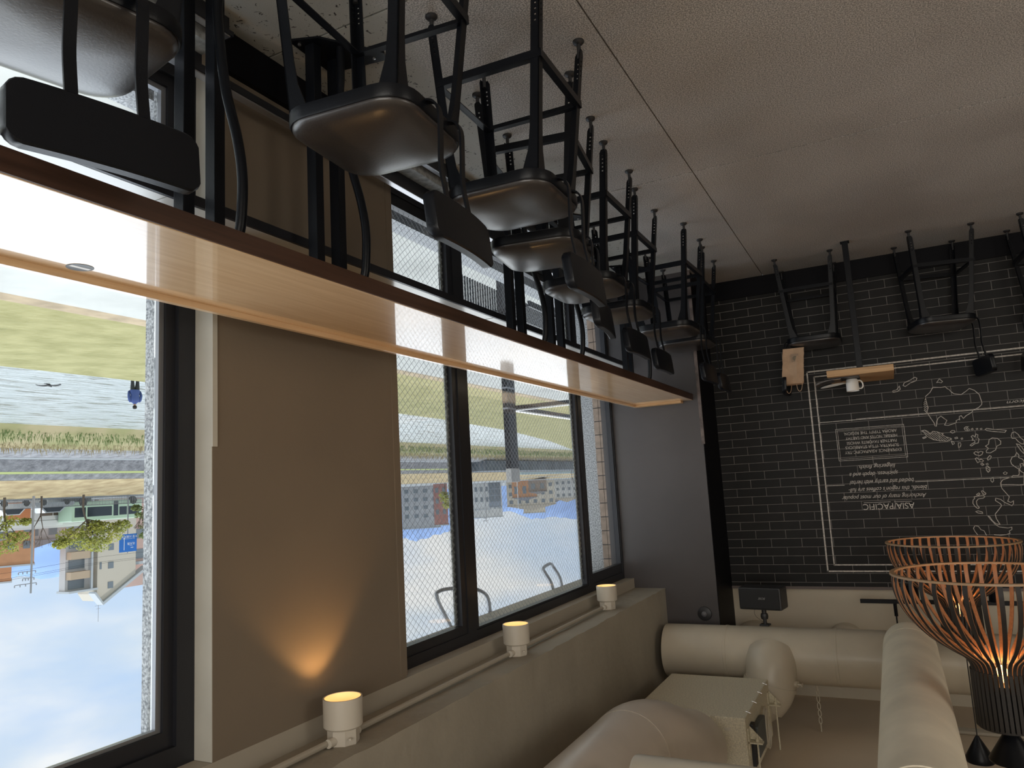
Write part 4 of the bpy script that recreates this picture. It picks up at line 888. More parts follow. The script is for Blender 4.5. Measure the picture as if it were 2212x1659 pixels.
# ================================================================ outside
m_pave = mat('riverside_paving', (0.47, 0.47, 0.435), 0.85, noise=(0.5, 0.10), bump=(0.8, 0.4, 0.05))
m_grass = mat('dry_lawn', (0.24, 0.225, 0.085), 0.95, noise=(0.9, 0.22), color2=(0.33, 0.305, 0.135), bump=(3, 0.8, 0.1))
m_dirt = mat('verge_dirt', (0.36, 0.28, 0.18), 0.95, noise=(1.5, 0.2))
m_reed = mat('reed_bank', (0.26, 0.25, 0.11), 0.95, noise=(0.35, 0.4), color2=(0.36, 0.30, 0.17))
m_blade_g = mat('reed_green', (0.19, 0.25, 0.09), 0.9)
m_blade_d = mat('reed_dry', (0.42, 0.35, 0.21), 0.9)
m_stone = mat('embankment_stone', (0.20, 0.20, 0.21), 0.9, noise=(1.6, 0.35), color2=(0.31, 0.31, 0.32), bump=(2.5, 0.8, 0.3))
m_slope = mat('brown_slope_grass', (0.30, 0.22, 0.11), 0.95, noise=(0.8, 0.25), color2=(0.44, 0.35, 0.19), bump=(4, 0.6, 0.1))
m_path = mat('asphalt_path', (0.27, 0.285, 0.29), 0.9)
m_ledge = mat('green_ledge', (0.30, 0.34, 0.12), 0.95)
def river_mat():
    M = bpy.data.materials.new('river_water'); M.use_nodes = True
    nt = M.node_tree; b = nt.nodes['Principled BSDF']; N = nt.nodes.new; L = nt.links.new
    b.inputs['Base Color'].default_value = (0.30, 0.34, 0.33, 1); b.inputs['Roughness'].default_value = 0.22
    t = N('ShaderNodeTexCoord'); mp = N('ShaderNodeMapping'); mp.inputs['Scale'].default_value = (2.2, 0.55, 1)
    L(t.outputs['Object'], mp.inputs[0])
    n = N('ShaderNodeTexNoise'); n.inputs['Scale'].default_value = 0.9; n.inputs['Detail'].default_value = 5; n.inputs['Distortion'].default_value = 0.4
    L(mp.outputs[0], n.inputs['Vector'])
    bp = N('ShaderNodeBump'); bp.inputs['Strength'].default_value = 1.0; bp.inputs['Distance'].default_value = 0.35
    L(n.outputs['Fac'], bp.inputs['Height']); L(bp.outputs[0], b.inputs['Normal'])
    r = N('ShaderNodeValToRGB'); r.color_ramp.elements[0].position = 0.36; r.color_ramp.elements[0].color = (0.13, 0.14, 0.12, 1)
    r.color_ramp.elements[1].position = 0.46; r.color_ramp.elements[1].color = (0.33, 0.37, 0.37, 1)
    L(n.outputs['Fac'], r.inputs[0]); L(r.outputs[0], b.inputs['Base Color'])
    return M
m_river = river_mat()
def strip(name, pts, y0, y1, m_, thick=1.0):
    # pts: (x, z) profile extruded along the river
    mb = MB(); n = len(pts)
    lo = min(z for x, z in pts) - thick
    rings = []
    for y in (y0, y1):
        rings.append([Vector((x, y, z)) for x, z in pts] + [Vector((pts[-1][0], y, lo)), Vector((pts[0][0], y, lo))])
    mb.loft(rings)
    return struct(name, mb, m_, smooth=False)
strip('riverside_pavement', [(2.6, -4.4), (21.0, -4.4)], -10, 130, m_pave)
strip('verge', [(21.0, -4.4), (21.5, -4.37), (21.7, -4.38)], -10, 130, m_dirt)
lw = MB()   # lawn whose river edge curves away downstream
edge = [(-10, 31.8), (24, 31.7), (40, 32.5), (53, 33.5), (71, 36.2), (95, 42), (122, 50), (130, 52)]
lw.loft([[Vector((21.7, y, -4.4)), Vector((x, y, -4.4)), Vector((x+0.3, y, -5.0)), Vector((21.7, y, -5.6))] for y, x in edge])
struct('lawn', lw, m_grass, smooth=False)
rv = MB().box((30.5, -30, -5.4), (58, 320, -4.85)); struct('river', rv, m_river, smooth=False)
strip('reed_bank', [(55.4, -4.95), (56.5, -4.3), (59.8, -3.45)], -30, 300, m_reed)
strip('embankment_lower', [(59.8, -3.45), (61.8, -2.90)], -30, 300, m_stone)
strip('river_path', [(61.8, -2.88), (63.6, -2.86)], -30, 300, m_path)
strip('embankment_wall', [(63.6, -2.86), (64.0, -1.88)], -30, 300, m_stone)
strip('green_ledge', [(64.0, -1.86), (65.5, -1.76)], -30, 300, m_ledge)
strip('embankment_upper', [(65.5, -1.78), (65.9, -1.24)], -30, 300, m_stone)
strip('brown_slope', [(65.9, -1.22), (73.6, 0.15)], -30, 300, m_slope)
strip('road', [(73.6, 0.18), (420, 0.22)], -60, 700, m_path)
def tufts(name, n, xr, yr, zf, hr, mats, label):
    mb = MB()
    for k in range(n):
        x = random.uniform(*xr); y = random.uniform(*yr); z = zf(x); h = random.uniform(*hr)
        a = random.uniform(0, PI); w = random.uniform(0.02, 0.05); l = random.uniform(-0.4, 0.4)*h; l2 = random.uniform(-0.3, 0.3)*h
        dx, dy = math.cos(a)*w, math.sin(a)*w
        mb.add([(x-dx, y-dy, z-0.05), (x+dx, y+dy, z-0.05), (x+l2, y+l, z+h)], [(0, 1, 2)])
    o = mb.build(name, mats, smooth=False); tag(o, label, 'reeds', kind='stuff'); return o
zf = lambda x: -4.3 + (x-56.5)*(0.85/3.3)
tufts('green_reeds', 5200, (56.0, 57.9), (24, 150), zf, (0.25, 0.6), m_blade_g, 'fresh green reeds growing on the far river bank')
tufts('dry_reeds', 6000, (58.5, 60.3), (24, 170), zf, (0.25, 0.6), m_blade_d, 'dry straw coloured reeds growing on the far river bank')

# granite and tile wing wall seen in the last window light, granite reveal of the near window
m_gran = mat('speckled_granite', (0.16, 0.17, 0.18), 0.6, noise=(110, 0.3), color2=(0.62, 0.63, 0.64))
MB_ = MB().box((2.1525, 5.80, -4.4), (2.284, 6.4, 3.3)); struct('exterior_granite_column', MB_, m_gran)
MB_ = MB()
for k in range(30):
    z = 0.0 + k*0.111
    for j, (xa, xb) in enumerate(((2.058, 2.102), (2.106, 2.150))):
        MB_.box((xa, 5.78, z), (xb, 5.86, z+0.104))
struct('exterior_tile_wall', MB_, mat('tan_split_tile', (0.36, 0.27, 0.21), 0.85, noise=(18, 0.2), bump=(30, 0.6, 0.004)), angle=20)
struct('exterior_tile_joint', MB().box((2.0555, 5.79, -0.1), (2.152, 5.90, 3.3)), mat('dark_joint', (0.06, 0.06, 0.065), 0.9))
struct('exterior_granite_reveal', MB().box((2.301, 1.84, -4.4), (2.45, 2.60, 2.6)).box((2.101, 1.651, -0.3), (2.170, 1.72, 2.5)), m_gran)
struct('exterior_lintel', MB().box((2.30, -4, 2.40), (2.42, 5.9, 3.5)), m_gran)
struct('exterior_wall_base', MB().box((2.30, -4, -4.4), (2.42, 5.9, 0.10)), m_gran)
struct('exterior_roof', MB().box((XL-0.2, YR-0.2, 3.5), (2.45, 7.5, 3.6)), m_gran)
m_galv = mat('galvanised_tube', (0.30, 0.31, 0.33), 0.4, 0.6)
for lab, pts in (('grey bent steel bracket outside the wired window, nearer the spotlight pair', [(2.36, 4.24, 2.41), (2.36, 4.21, 2.28), (2.40, 4.15, 2.225), (2.46, 4.06, 2.205), (2.52, 3.93, 2.20), (2.52, 3.88, 2.24), (2.42, 3.87, 2.41)]),
                 ('grey bent steel bracket outside the wired window beside the dark column end', [(2.36, 5.24, 2.41), (2.36, 5.19, 2.32), (2.38, 5.14, 2.245), (2.40, 5.16, 2.215), (2.43, 5.35, 2.205), (2.44, 5.43, 2.24), (2.42, 5.49, 2.32), (2.40, 5.49, 2.41)])):
    tag(MB().tube(smoothpath(pts, 6), 0.012, 10).build('bent_bracket', m_galv), lab, 'bracket', 'bent steel brackets outside the window head')

# steel landing with post just outside the wired windows
ld_ = thing('steel_landing', 'black steel landing with square post and grating outside the wired window', 'landing', (3.0, 6.0, 0))
MB().rbox((-0.03, -0.16, -4.4), (0.02, 0.0, 1.44), 0.004).build('post', m_black, ld_)
o = MB().rbox((-0.032, -0.162, 1.44), (0.022, 0.002, 1.56), 0.004).build('post_cap', mat('pale_cap', (0.52, 0.50, 0.48), 0.7), ld_); o['label'] = 'pale grey cap'
o = MB().box((-0.0315, -0.1615, 0.77), (0.0215, 0.0015, 0.86)).build('brown_band', mat('brown_tape', (0.25, 0.17, 0.11), 0.7), ld_); o['label'] = 'brown band'
for zz in (0.715, 0.90): MB().box((-0.0315, -0.1615, zz), (0.0215, 0.0015, zz+0.016)).build('clamp', m_galv, ld_)
MB().box((0.021, 0.0, 0.865), (0.066, 2.4, 0.90)).box((-0.55, 0.075, 0.865), (0.02, 0.115, 0.90)).build('rail', m_black, ld_)
o = MB().box((0.019, 0.0, 0.9005), (0.068, 2.4, 0.912)).box((-0.552, 0.073, 0.9005), (0.018, 0.117, 0.912)).build('rail_strip', m_white, ld_)
gt = MB()
for k in range(56): gt.box((-0.35, -0.25+k*0.048, -0.02), (0.55, -0.235+k*0.048, 0.0))
for xx in (-0.35, -0.05, 0.25, 0.53): gt.box((xx, -0.26, -0.05), (xx+0.02, 2.45, 0.002))
gt2 = gt.build('grating', m_black, ld_); gt2.location = (0, 0, 0.05)
gt = MB()
for k in range(50): gt.box((0.56, -0.25+k*0.052, -0.5), (0.575, -0.235+k*0.052, 0.05))
gt.build('side_grille', m_black, ld_)
MB().box((-0.25, -0.25, -4.4), (-0.19, -0.19, 0.02)).box((0.50, 2.3, -4.4), (0.56, 2.36, 0.02)).build('support', m_black, ld_)

# shrubs on the paving below
def leafball(mb, c, r, n, s, squash=0.8):
    for k in range(n):
        v = Vector((random.gauss(0, 1), random.gauss(0, 1), random.gauss(0, 1))).normalized()*r*(random.random()**0.35)
        v.z *= squash; p = Vector(c)+v
        a = Vector((random.uniform(-1, 1), random.uniform(-1, 1), random.uniform(-1, 1))).normalized()
        b = a.orthogonal().normalized()
        q = s*random.uniform(0.6, 1.3)
        mb.add([p-a*q*0.5, p+b*q*0.4, p+a*q*0.5, p-b*q*0.4], [(0, 1, 2, 3)])
m_leaf_y = mat('yellow_green_leaves', (0.42, 0.40, 0.07), 0.9, noise=(0.8, 0.3), color2=(0.26, 0.29, 0.06))
m_leaf_g = mat('green_leaves', (0.20, 0.24, 0.07), 0.9, noise=(0.8, 0.3))
m_leaf_p = mat('pale_weeds', (0.40, 0.38, 0.16), 0.9)
m_bark = mat('bark', (0.12, 0.095, 0.075), 0.9)
hb = MB()
for k in range(26): leafball(hb, (7.6+0.5*math.sin(k*1.7), 10.5+k*0.75, -4.1), 0.55, 60, 0.16, 0.7)
tag(hb.build('hedge', m_leaf_p, smooth=False), 'low olive shrubs along the paving below the wired windows', 'shrubs', kind='stuff')

# trees -----------------------------------------------------------------------
def tree(name, label, base, crown, n, s, leafm, trunk_r=0.12, branches=7):
    t = thing(name, label, 'tree', base, group='street trees on the opposite embankment')
    tk = MB()
    cz = sum(c[2] for c, r in crown)/len(crown)-base[2]
    cx = sum(c[0] for c, r in crown)/len(crown)-base[0]; cy = sum(c[1] for c, r in crown)/len(crown)-base[1]
    tk.tube(smoothpath([(0, 0, -0.1), (0.08, 0.05, cz*0.35), (cx*0.5, cy*0.5, cz*0.75), (cx, cy, cz)], 4), [trunk_r*(1-0.05*k) for k in range(13)], 8)
    for c, r in crown:
        tk.tube([(cx*0.4, cy*0.4, cz*0.6), (c[0]-base[0], c[1]-base[1], c[2]-base[2])], [trunk_r*0.45, trunk_r*0.15], 6)
    tk.build('trunk', m_bark, t)
    lf = MB()
    for c, r in crown: leafball(lf, Vector(c)-Vector(base), r, n, s, 0.62)
    lf.build('crown', leafm, t, smooth=False)
    return t
tree('broadleaf_tree', 'broad yellow green tree in front of the pale green bus', (72, 47.35, 0.1), [((72, 46.1, 3.9), 1.25), ((72, 47.6, 4.6), 1.5), ((72, 48.9, 5.0), 1.3), ((72, 50.3, 4.2), 1.3), ((72, 48.4, 3.3), 1.2), ((71.6, 51.2, 3.3), 1.0), ((72, 45.2, 4.6), 0.8), ((72, 49.2, 3.4), 1.1)], 420, 0.26, m_leaf_y)
tree('broadleaf_tree', 'sparse green yellow tree left of the utility pole at the window frame edge', (72, 39.9, 0.1), [((72, 40.2, 2.2), 1.0), ((72, 39.4, 3.4), 1.2), ((72, 41.2, 3.6), 0.9), ((72, 40.4, 4.4), 1.1), ((72, 38.6, 4.9), 1.1), ((72, 41.9, 2.3), 0.6)], 230, 0.26, m_leaf_y)
tree('broadleaf_tree', 'small olive tree behind the blue road sign', (72.5, 54.6, 0.1), [((72.5, 54.2, 2.4), 0.7), ((72.5, 54.8, 3.6), 0.8), ((72.5, 54.6, 4.6), 0.6), ((72.5, 53.6, 1.6), 0.6)], 180, 0.24, m_leaf_g)
tree('broadleaf_tree', 'yellow green tree beside the red house seen through wired glass', (78, 124.5, 0.2), [((78, 124.5, 3.2), 1.3), ((78, 125.2, 4.5), 1.2), ((78, 123.8, 2.4), 1.0)], 200, 0.4, m_leaf_y)
def bare_tree(label, base, h, spread, seed):
    rnd = random.Random(seed); mb = MB()
    def br(p, d, l, r, dep):
        q = p + d*l
        mb.tube([p, (p+q)/2 + Vector((rnd.uniform(-.05, .05), rnd.uniform(-.05, .05), 0))*l, q], [r, r*0.8, r*0.6], 5)
        if dep:
            for k in range(3):
                nd = (d + Vector((rnd.uniform(-1, 1), rnd.uniform(-1, 1), rnd.uniform(-0.2, 0.6)))*spread).normalized()
                br(q, nd, l*0.7, r*0.55, dep-1)
    br(Vector((0, 0, -0.1)), Vector((0, 0, 1)), h*0.35, 0.10, 4)
    t = thing('bare_tree', label, 'tree', base)
    mb.build('branches', m_bark, t)
bare_tree('leafless tree between utility pole and bus stop on the far road', (72.0, 43.2, 0.1), 5.0, 0.55, 3)
bare_tree('leafless leaning tree under the blue road sign', (71.0, 53.6, 0.1), 4.2, 0.5, 5)
bare_tree('leafless tree beyond the blue railing seen in wired glass by the column', (62.5, 152, -2.9), 9.5, 0.6, 9)

# fence along the far road
fe = thing('road_fence', 'grey picket fence along the far road above the brown slope', 'fence', (73.9, 40, 0.15))
fm = MB()
for k in range(190): fm.box((0, -2+k*0.12, 0), (0.03, -2+k*0.12+0.035, 0.95))
fm.build('pickets', mat('fence_grey', (0.25, 0.26, 0.27), 0.6), fe)
MB().box((0, -2, 0.88), (0.05, 21, 0.95)).box((0, -2, 0.1), (0.05, 21, 0.16)).build('rail', m_galv, fe)

# bus, cars, van --------------------------------------------------------------
m_busgreen = mat('mint_bus_paint', (0.50, 0.66, 0.48), 0.4); m_busglass = mat('dark_vehicle_glass', (0.03, 0.04, 0.05), 0.15)
m_tyre = mat('tyre', (0.02, 0.02, 0.02), 0.9)
bs = thing('bus', 'pale green city bus stopped behind the yellow green tree', 'bus', (77.0, 53.3, 0.25))
MB().rbox((0, -3.9, 0.35), (2.4, 4.3, 2.45), 0.12).build('body', m_busgreen, bs)
for a, b in ((-3.6, -2.4), (-2.2, 0.6), (1.5, 2.4), (2.6, 3.9)):
    z0_ = 1.1 if a > 1 else 1.0
    MB().box((-0.02, a, z0_), (0.01, b, 2.0)).build('window', m_busglass, bs)
MB().box((-0.02, 0.8, 0.45), (0.01, 1.35, 2.05)).build('door', m_busglass, bs)
for yy in (-2.7, 3.2): MB().lathe([(0, -0.02), (0.45, -0.02), (0.45, 0.3), (0, 0.3)], 20, (0.02, yy, 0.45), axis='x').build('wheel', m_tyre, bs)
def car(label, loc, L_, H_c, paint, name='car', shape='sedan'):
    t = thing(name, label, 'car', loc)
    h1 = H_c*0.55
    if shape == 'van': prof = [(0, 0.25), (0, H_c*0.9), (0.1, H_c), (L_*0.8, H_c), (L_*0.97, h1*1.1), (L_, h1), (L_, 0.25)]
    else: prof = [(0, 0.3), (0, h1), (L_*0.1, h1*1.02), (L_*0.25, H_c), (L_*0.62, H_c), (L_*0.78, h1*1.05), (L_*0.97, h1*0.9), (L_, 0.6), (L_, 0.3)]
    mb = MB().loft([[Vector((x, y, z)) for y, z in prof] for x in (0, 1.6)]); mb.build('body', paint, t)
    MB().loft([[Vector((x, y, z)) for y, z in [(L_*0.17, h1*1.08), (L_*0.28, H_c*0.94), (L_*0.60, H_c*0.94), (L_*0.73, h1*1.08)]] for x in (-0.02, 0.02)]).build('side_window', m_busglass, t)
    for yy in (L_*0.2, L_*0.8): MB().lathe([(0, -0.03), (0.31, -0.03), (0.31, 0.2), (0, 0.2)], 18, (0.03, yy, 0.31), axis='x').build('wheel', m_tyre, t)
    return t
m_silver = mat('silver_paint', (0.55, 0.57, 0.6), 0.35, 0.3)
car('silver car parked behind the picket fence left of the bus', (75.2, 44.6, 0.25), 3.9, 1.35, m_silver)
car('white hatchback at the fence left of the silver car', (75.2, 41.0, 0.25), 3.4, 1.4, mat('white_paint', (0.75, 0.75, 0.75), 0.35))
# shop front behind
sh = thing('roadside_shop', 'low white roadside shop with brown windows and a long sign band', 'shop', (79.5, 45.0, 0.2))
MB().box((0, -0.8, 0), (6, 8.2, 3.0)).build('wall', mat('shop_white', (0.62, 0.60, 0.58), 0.8), sh)
for a, b in ((2.6, 3.9), (4.0, 5.2), (5.3, 6.4)): MB().box((-0.03, a, 0.7), (0.0, b, 1.7)).build('window', mat('brown_window', (0.13, 0.09, 0.07), 0.3), sh)
MB().box((-0.05, -0.8, 0.2), (0.0, 1.6, 1.9)).build('orange_panel', mat('orange_front', (0.55, 0.20, 0.08), 0.7), sh)
MB().box((-0.06, -0.4, 2.2), (0.0, 5.0, 2.75)).build('sign_band', mat('sign_pale', (0.70, 0.69, 0.66), 0.7), sh)
# blue road sign
rs = thing('road_sign', 'blue direction sign with white arrows and writing on a pole', 'sign', (73.0, 53.0, 0.2))
ms_ = mat('sign_blue', (0.02, 0.16, 0.55), 0.5); mw_ = mat('sign_white', (0.85, 0.85, 0.85), 0.5)
MB().cyl((0.06, 0, 0), (0.06, 0, 6.1), 0.06, 10).build('pole', m_galv, rs)
MB().rbox((-0.03, -1.02, 4.1), (0.0, 1.02, 5.95), 0.01).build('panel', ms_, rs)
ar = MB().box((-0.036, -0.49, 4.6), (-0.031, -0.43, 5.75)).add([(-0.036, -0.58, 5.75-1.15), (-0.036, -0.34, 4.6), (-0.036, -0.46, 4.42), (-0.031, -0.58, 4.6), (-0.031, -0.34, 4.6), (-0.031, -0.46, 4.42)], [(0, 1, 2), (5, 4, 3)])
ar.box((-0.036, 0.3, 5.50), (-0.031, 0.62, 5.55)).build('arrow', mw_, rs)
def sign_text(s, size, y, z):
    c = bpy.data.curves.new('lettering', 'FONT'); c.body = s; c.size = size; c.align_x = 'CENTER'; c.align_y = 'CENTER'
    o = bpy.data.objects.new('lettering', c); link(o); bpy.context.view_layer.update()
    me = bpy.data.meshes.new_from_object(o.evaluated_get(bpy.context.evaluated_depsgraph_get())); bpy.data.objects.remove(o)
    me.materials.clear(); me.materials.append(mw_)
    o2 = bpy.data.objects.new('lettering', me); link(o2); o2.parent = rs; o2.location = (-0.034, y, z); o2.rotation_euler = (PI/2, 0, -PI/2)
sign_text('\u5927\u5bae \u5ddd\u7aef\u4e38\u592a\u753a', 0.30, 0.0, 4.35)
sign_text('Omiya  Kawabata-Marutamachi', 0.11, 0.1, 4.60)
sign_text('\u5317\u5927\u8def', 0.30, 0.35, 5.1)
sign_text('Kitaoji', 0.13, 0.35, 5.32)

# utility poles + wires
def pole(label, loc, h, arms):
    t = thing('utility_pole', label, 'utility pole', loc, group='utility poles across the river')
    MB().cyl((0, 0, -0.1), (0, 0, h), 0.11, 10, 0.08).build('pole', mat('pole_grey', (0.33, 0.33, 0.34), 0.8), t)
    a = MB()
    for z, l in arms: a.box((-0.05, -l*0.75, z), (0.05, l*0.25, z+0.06)); [a.cyl((0, -l*0.75+l*k/4, z+0.06), (0, -l*0.75+l*k/4, z+0.24), 0.05, 6) for k in range(5)]
    a.build('crossarm', m_galv, t); return t
pole('tall utility pole with long crossarm left of the big yellow green tree', (70.5, 41.6, 0.1), 8.6, [(7.7, 1.9), (6.6, 1.5), (7.2, 1.0)])
pole('utility pole among low houses seen through the wired glass', (88, 158.5, 0.2), 9.5, [(9.0, 2.2), (8.4, 1.8)])
wires = MB()
for z in (6.55, 7.05, 7.2): wires.tube(smoothpath([(70.5, 20, z+1.0), (70.5, 41.6, z), (71.5, 53, z-0.3), (73, 90, z+0.4)], 5), 0.013, 4)
tag(wires.build('overhead_wires', m_tyre), 'thin black overhead wires strung along the far road', 'wires')

# apartment block with balconies ----------------------------------------------
m_cream = mat('cream_facade', (0.62, 0.56, 0.46), 0.85); m_pink = mat('pink_facade', (0.60, 0.42, 0.36), 0.85)
m_tanb = mat('tan_balcony', (0.52, 0.40, 0.28), 0.85); m_win = mat('house_window', (0.20, 0.23, 0.25), 0.25); m_roof = mat('pale_roof', (0.50, 0.53, 0.54), 0.6)
ap = thing('apartment_building', 'cream apartment block with slanted roof, balconies and pink side wing', 'building', (95, 64.0, 0.2))
mb = MB().loft([[Vector((x, y, z)) for y, z in ((0.6, 0), (0.6, 12.4), (1.3, 13.4), (6.2, 10.4), (6.2, 0))] for x in (0, 4)]); mb.build('wall', m_cream, ap, smooth=False)
MB().loft([[Vector((x, y, z)) for y, z in ((0.2, 12.0), (1.25, 13.45), (7.8, 9.5), (7.9, 9.85), (1.25, 13.85), (0.0, 12.2))] for x in (-0.4, 0.9)]).build('roof', m_roof, ap, smooth=False)
for z in (6.0, 8.4, 11.0): 
    o = MB().box((-0.06, 2.1, z), (0.0, 2.85, z+0.85)).build('window', m_win, ap)
MB().box((-0.06, 0.9, 8.3), (0.0, 1.15, 9.2)).build('window', m_win, ap)
MB().box((1.0, -3.1, 0), (2.2, 0.6, 11.6)).build('wing_wall', mat('pale_wing', (0.58, 0.56, 0.54), 0.85), ap)
for z in (4.9, 7.55, 10.1):
    o = MB().box((0.0, -3.0, z-1.1+0.15), (1.0, -0.35, z)).build('balcony', m_tanb, ap)
    MB().box((0.9, -2.7, z+0.1), (0.99, -0.6, z+1.25)).build('balcony_window', m_win, ap)
MB().box((-0.15, -0.35, 0), (0.1, -0.1, 11.5)).build('column', m_roof, ap)
MB().box((-0.2, -3.3, 11.5), (2.4, 0.6, 11.75)).build('wing_roof', m_roof, ap)
MB().box((1.5, 6.2, 0), (9, 12, 9.4)).build('pink_wall', m_pink, ap)
MB().box((2.0, 4.9, 9.3), (9, 11, 12.3)).build('pink_upper_wall', m_pink, ap)
for z in (4.4, 7.2): MB().box((1.44, 7.2, z), (1.5, 9.4, z+1.3)).build('pink_window', m_win, ap)
MB().box((1.2, 6.2, 8.9), (9, 12.2, 9.3)).build('eave', m_roof, ap)
MB().cyl((2, 2.2, 13.0), (2, 2.2, 16.2), 0.03, 6).box((1.98, 1.7, 14.1), (2.02, 2.7, 14.13)).box((1.98, 1.9, 14.5), (2.02, 2.5, 14.53)).build('antenna', m_galv, ap)

# smaller houses; each faces the river
pal = {'o': (0.60, 0.30, 0.15), 'g': (0.46, 0.46, 0.46), 'w': (0.66, 0.65, 0.62), 'r': (0.42, 0.20, 0.17), 'c': (0.66, 0.58, 0.46), 'b': (0.30, 0.34, 0.38), 'br': (0.30, 0.24, 0.20)}
def house(label, cx, cy, w, z0, z1, rot, wall, roof='flat', nw=3, nf=3, depth=6, glass=False):
    t = thing('house', label, 'house', (cx, cy, 0.2), rot)
    mw2 = mat('house_wall_'+wall, pal[wall], 0.85, noise=(0.6, 0.08))
    H_h = z1-0.2
    MB().box((0, -w/2, 0), (depth, w/2, H_h if roof == 'flat' else H_h*0.82)).build('wall', mw2, t)
    if roof == 'flat': MB().box((-0.15, -w/2-0.1, H_h), (depth, w/2+0.1, H_h+0.2)).build('roof', m_roof, t)
    else:
        mb = MB().loft([[Vector((x, y, z)) for y, z in ((-w/2-0.3, H_h*0.82), (0, H_h), (w/2+0.3, H_h*0.82))] for x in (-0.3, depth)]); mb.build('roof', mat('house_roof_'+roof, (0.28, 0.28, 0.30) if roof == 'gable' else (0.55, 0.48, 0.38), 0.8), t, smooth=False)
    fh = H_h*0.8/nf
    for f_ in range(nf):
        for k in range(nw):
            y = -w/2 + w*(k+0.5)/nw
            if glass: MB().box((-0.05, y-w*0.42/nw, f_*fh+0.15), (0, y+w*0.42/nw, f_*fh+fh*0.9)).build('window', m_win, t)
            else: MB().box((-0.05, y-w*0.22/nw, f_*fh+fh*0.35), (0, y+w*0.22/nw, f_*fh+fh*0.8)).build('window', m_win, t)
    return t
house('grey apartment house with rows of windows left in the first wired pane', 106.1, 157.6, 9.4, 0, 10.48, 0.978, 'g', 'flat', 4, 4)
house('small dark red house beside the grey apartment house', 82.4, 129.6, 2.8, 0, 8.4, 1.005, 'r', 'flat', 2, 3)
house('white box house at the left of the wide wired pane', 102.9, 183.1, 4.5, 0, 7.35, 1.059, 'w', 'flat', 3, 2)
house('dark glass fronted house with white framing', 94.9, 176.1, 3.2, 0, 6.67, 1.076, 'b', 'flat', 2, 3, glass=True)
house('wide pale house with stepped top behind the glass fronted one', 112.5, 203.6, 9.2, 0, 10.42, 1.060, 'w', 'flat', 6, 4)
house('orange brown warehouse in the wide wired pane', 83.4, 170.7, 6.3, 0, 5.34, 1.116, 'o', 'gable', 3, 1)
house('broad cream gabled house rising behind the orange warehouse', 93.9, 196.3, 13.9, 0, 8.73, 1.119, 'c', 'tan', 6, 3)
house('tall narrow cream block above the broad cream house', 100.5, 212.0, 6.8, 0, 9.9, 1.120, 'c', 'flat', 4, 4)
house('pale low building right of the cream houses', 98.8, 222.7, 5.2, 0, 7.89, 1.147, 'g', 'gable', 3, 3)
house('white building at the right edge of the wide wired pane', 88.3, 209.6, 7.0, 0, 7.13, 1.172, 'w', 'tan', 4, 3)
house('low brown shed in front of the white right edge building', 72.8, 156.0, 4.2, 0, 3.6, 1.133, 'br', 'gable', 2, 1)
house('orange house with grey balconies left of the utility pole', 96.0, 53.2, 6.4, 0, 7.6, 0.516, 'o', 'flat', 4, 3)
house('small orange tower house rising above the orange balcony house', 104.9, 57.6, 3.0, 0, 10.15, 0.508, 'o', 'flat', 2, 4)
house('grey tiled house between the orange house and the pale tree', 112.3, 66.5, 7.0, 0, 6.6, 0.528, 'g', 'gable', 3, 2)
house('brown shop house behind the white hatchback', 90.0, 47.0, 6.0, 0, 5.0, 0.5, 'br', 'gable', 3, 2)
# blue guard rail of the far bridge approach
gr = thing('bridge_parapet', 'pale blue grey parapet of the bridge approach seen in wired glass', 'parapet', (66, 134, -2.2))
MB().box((0, 0, 0.2), (0.8, 60, 1.5)).build('wall', mat('blue_grey_parapet', (0.45, 0.56, 0.58), 0.7), gr)
MB().box((0.3, 0, 2.0), (0.4, 60, 2.1)).box((0.3, 0, 2.6), (0.4, 60, 2.7)).build('rail', mat('pale_rail', (0.7, 0.75, 0.78), 0.6), gr)
struct('underpass', MB().box((60.5, 110, -3.0), (65.9, 190, -1.3)), mat('underpass_dark', (0.10, 0.12, 0.14), 0.9, noise=(0.5, 0.3)))
# street lamps in the distance
def street_lamp(label, x, y, h):
    t = thing('street_lamp', label, 'street lamp', (x, y, 0.2), group='white street lamps over the far street')
    MB().tube(smoothpath([(0, 0, 0), (0, 0, h*0.8), (-0.15, -0.2, h*0.96), (-0.9, -0.9, h)], 5), 0.09, 8).build('pole', mat('white_pole', (0.7, 0.7, 0.7), 0.5), t)
    MB().rbox((-1.3, -1.2, h-0.06), (-0.8, -0.8, h+0.06), 0.02).build('lamp_head', m_galv, t)
street_lamp('white street lamp left of the glass fronted house', 78, 131, 8.0)
street_lamp('white street lamp in front of the orange warehouse', 79, 158, 6.6)
# mountains
def ridge(name, D, pts, m_, h0=-5):
    mb = MB(); rings = []
    for (x, y, z) in pts:
        d = Vector((x, y, 0)).normalized()
        rings.append([Vector((x, y, h0))-d*D*0.15, Vector((x, y, z*0.7))-d*D*0.05, Vector((x, y, z)), Vector((x, y, h0))+d*D*0.2])
    mb.loft(rings); return struct(name, mb, m_, angle=80)
m_mt = mat('hazy_forest_hill', (0.24, 0.36, 0.62), 0.95, noise=(0.02, 0.10))  # distance haze mixed into the blue hill colour
def densify(pts, n, amp):
    out = []
    for a, b in zip(pts[:-1], pts[1:]):
        for k in range(n):
            q = Vector(a).lerp(Vector(b), k/n); q.z += random.uniform(-amp, amp)*min(1, k); out.append(tuple(q))
    out.append(pts[-1]); return out
ridge('mountain_east', 1000, densify([(900, 380, 60), (900, 470, 80), (900, 517, 71), (900, 548, 78), (900, 573, 76), (900, 640, 70), (900, 720, 50)], 5, 2), m_mt)
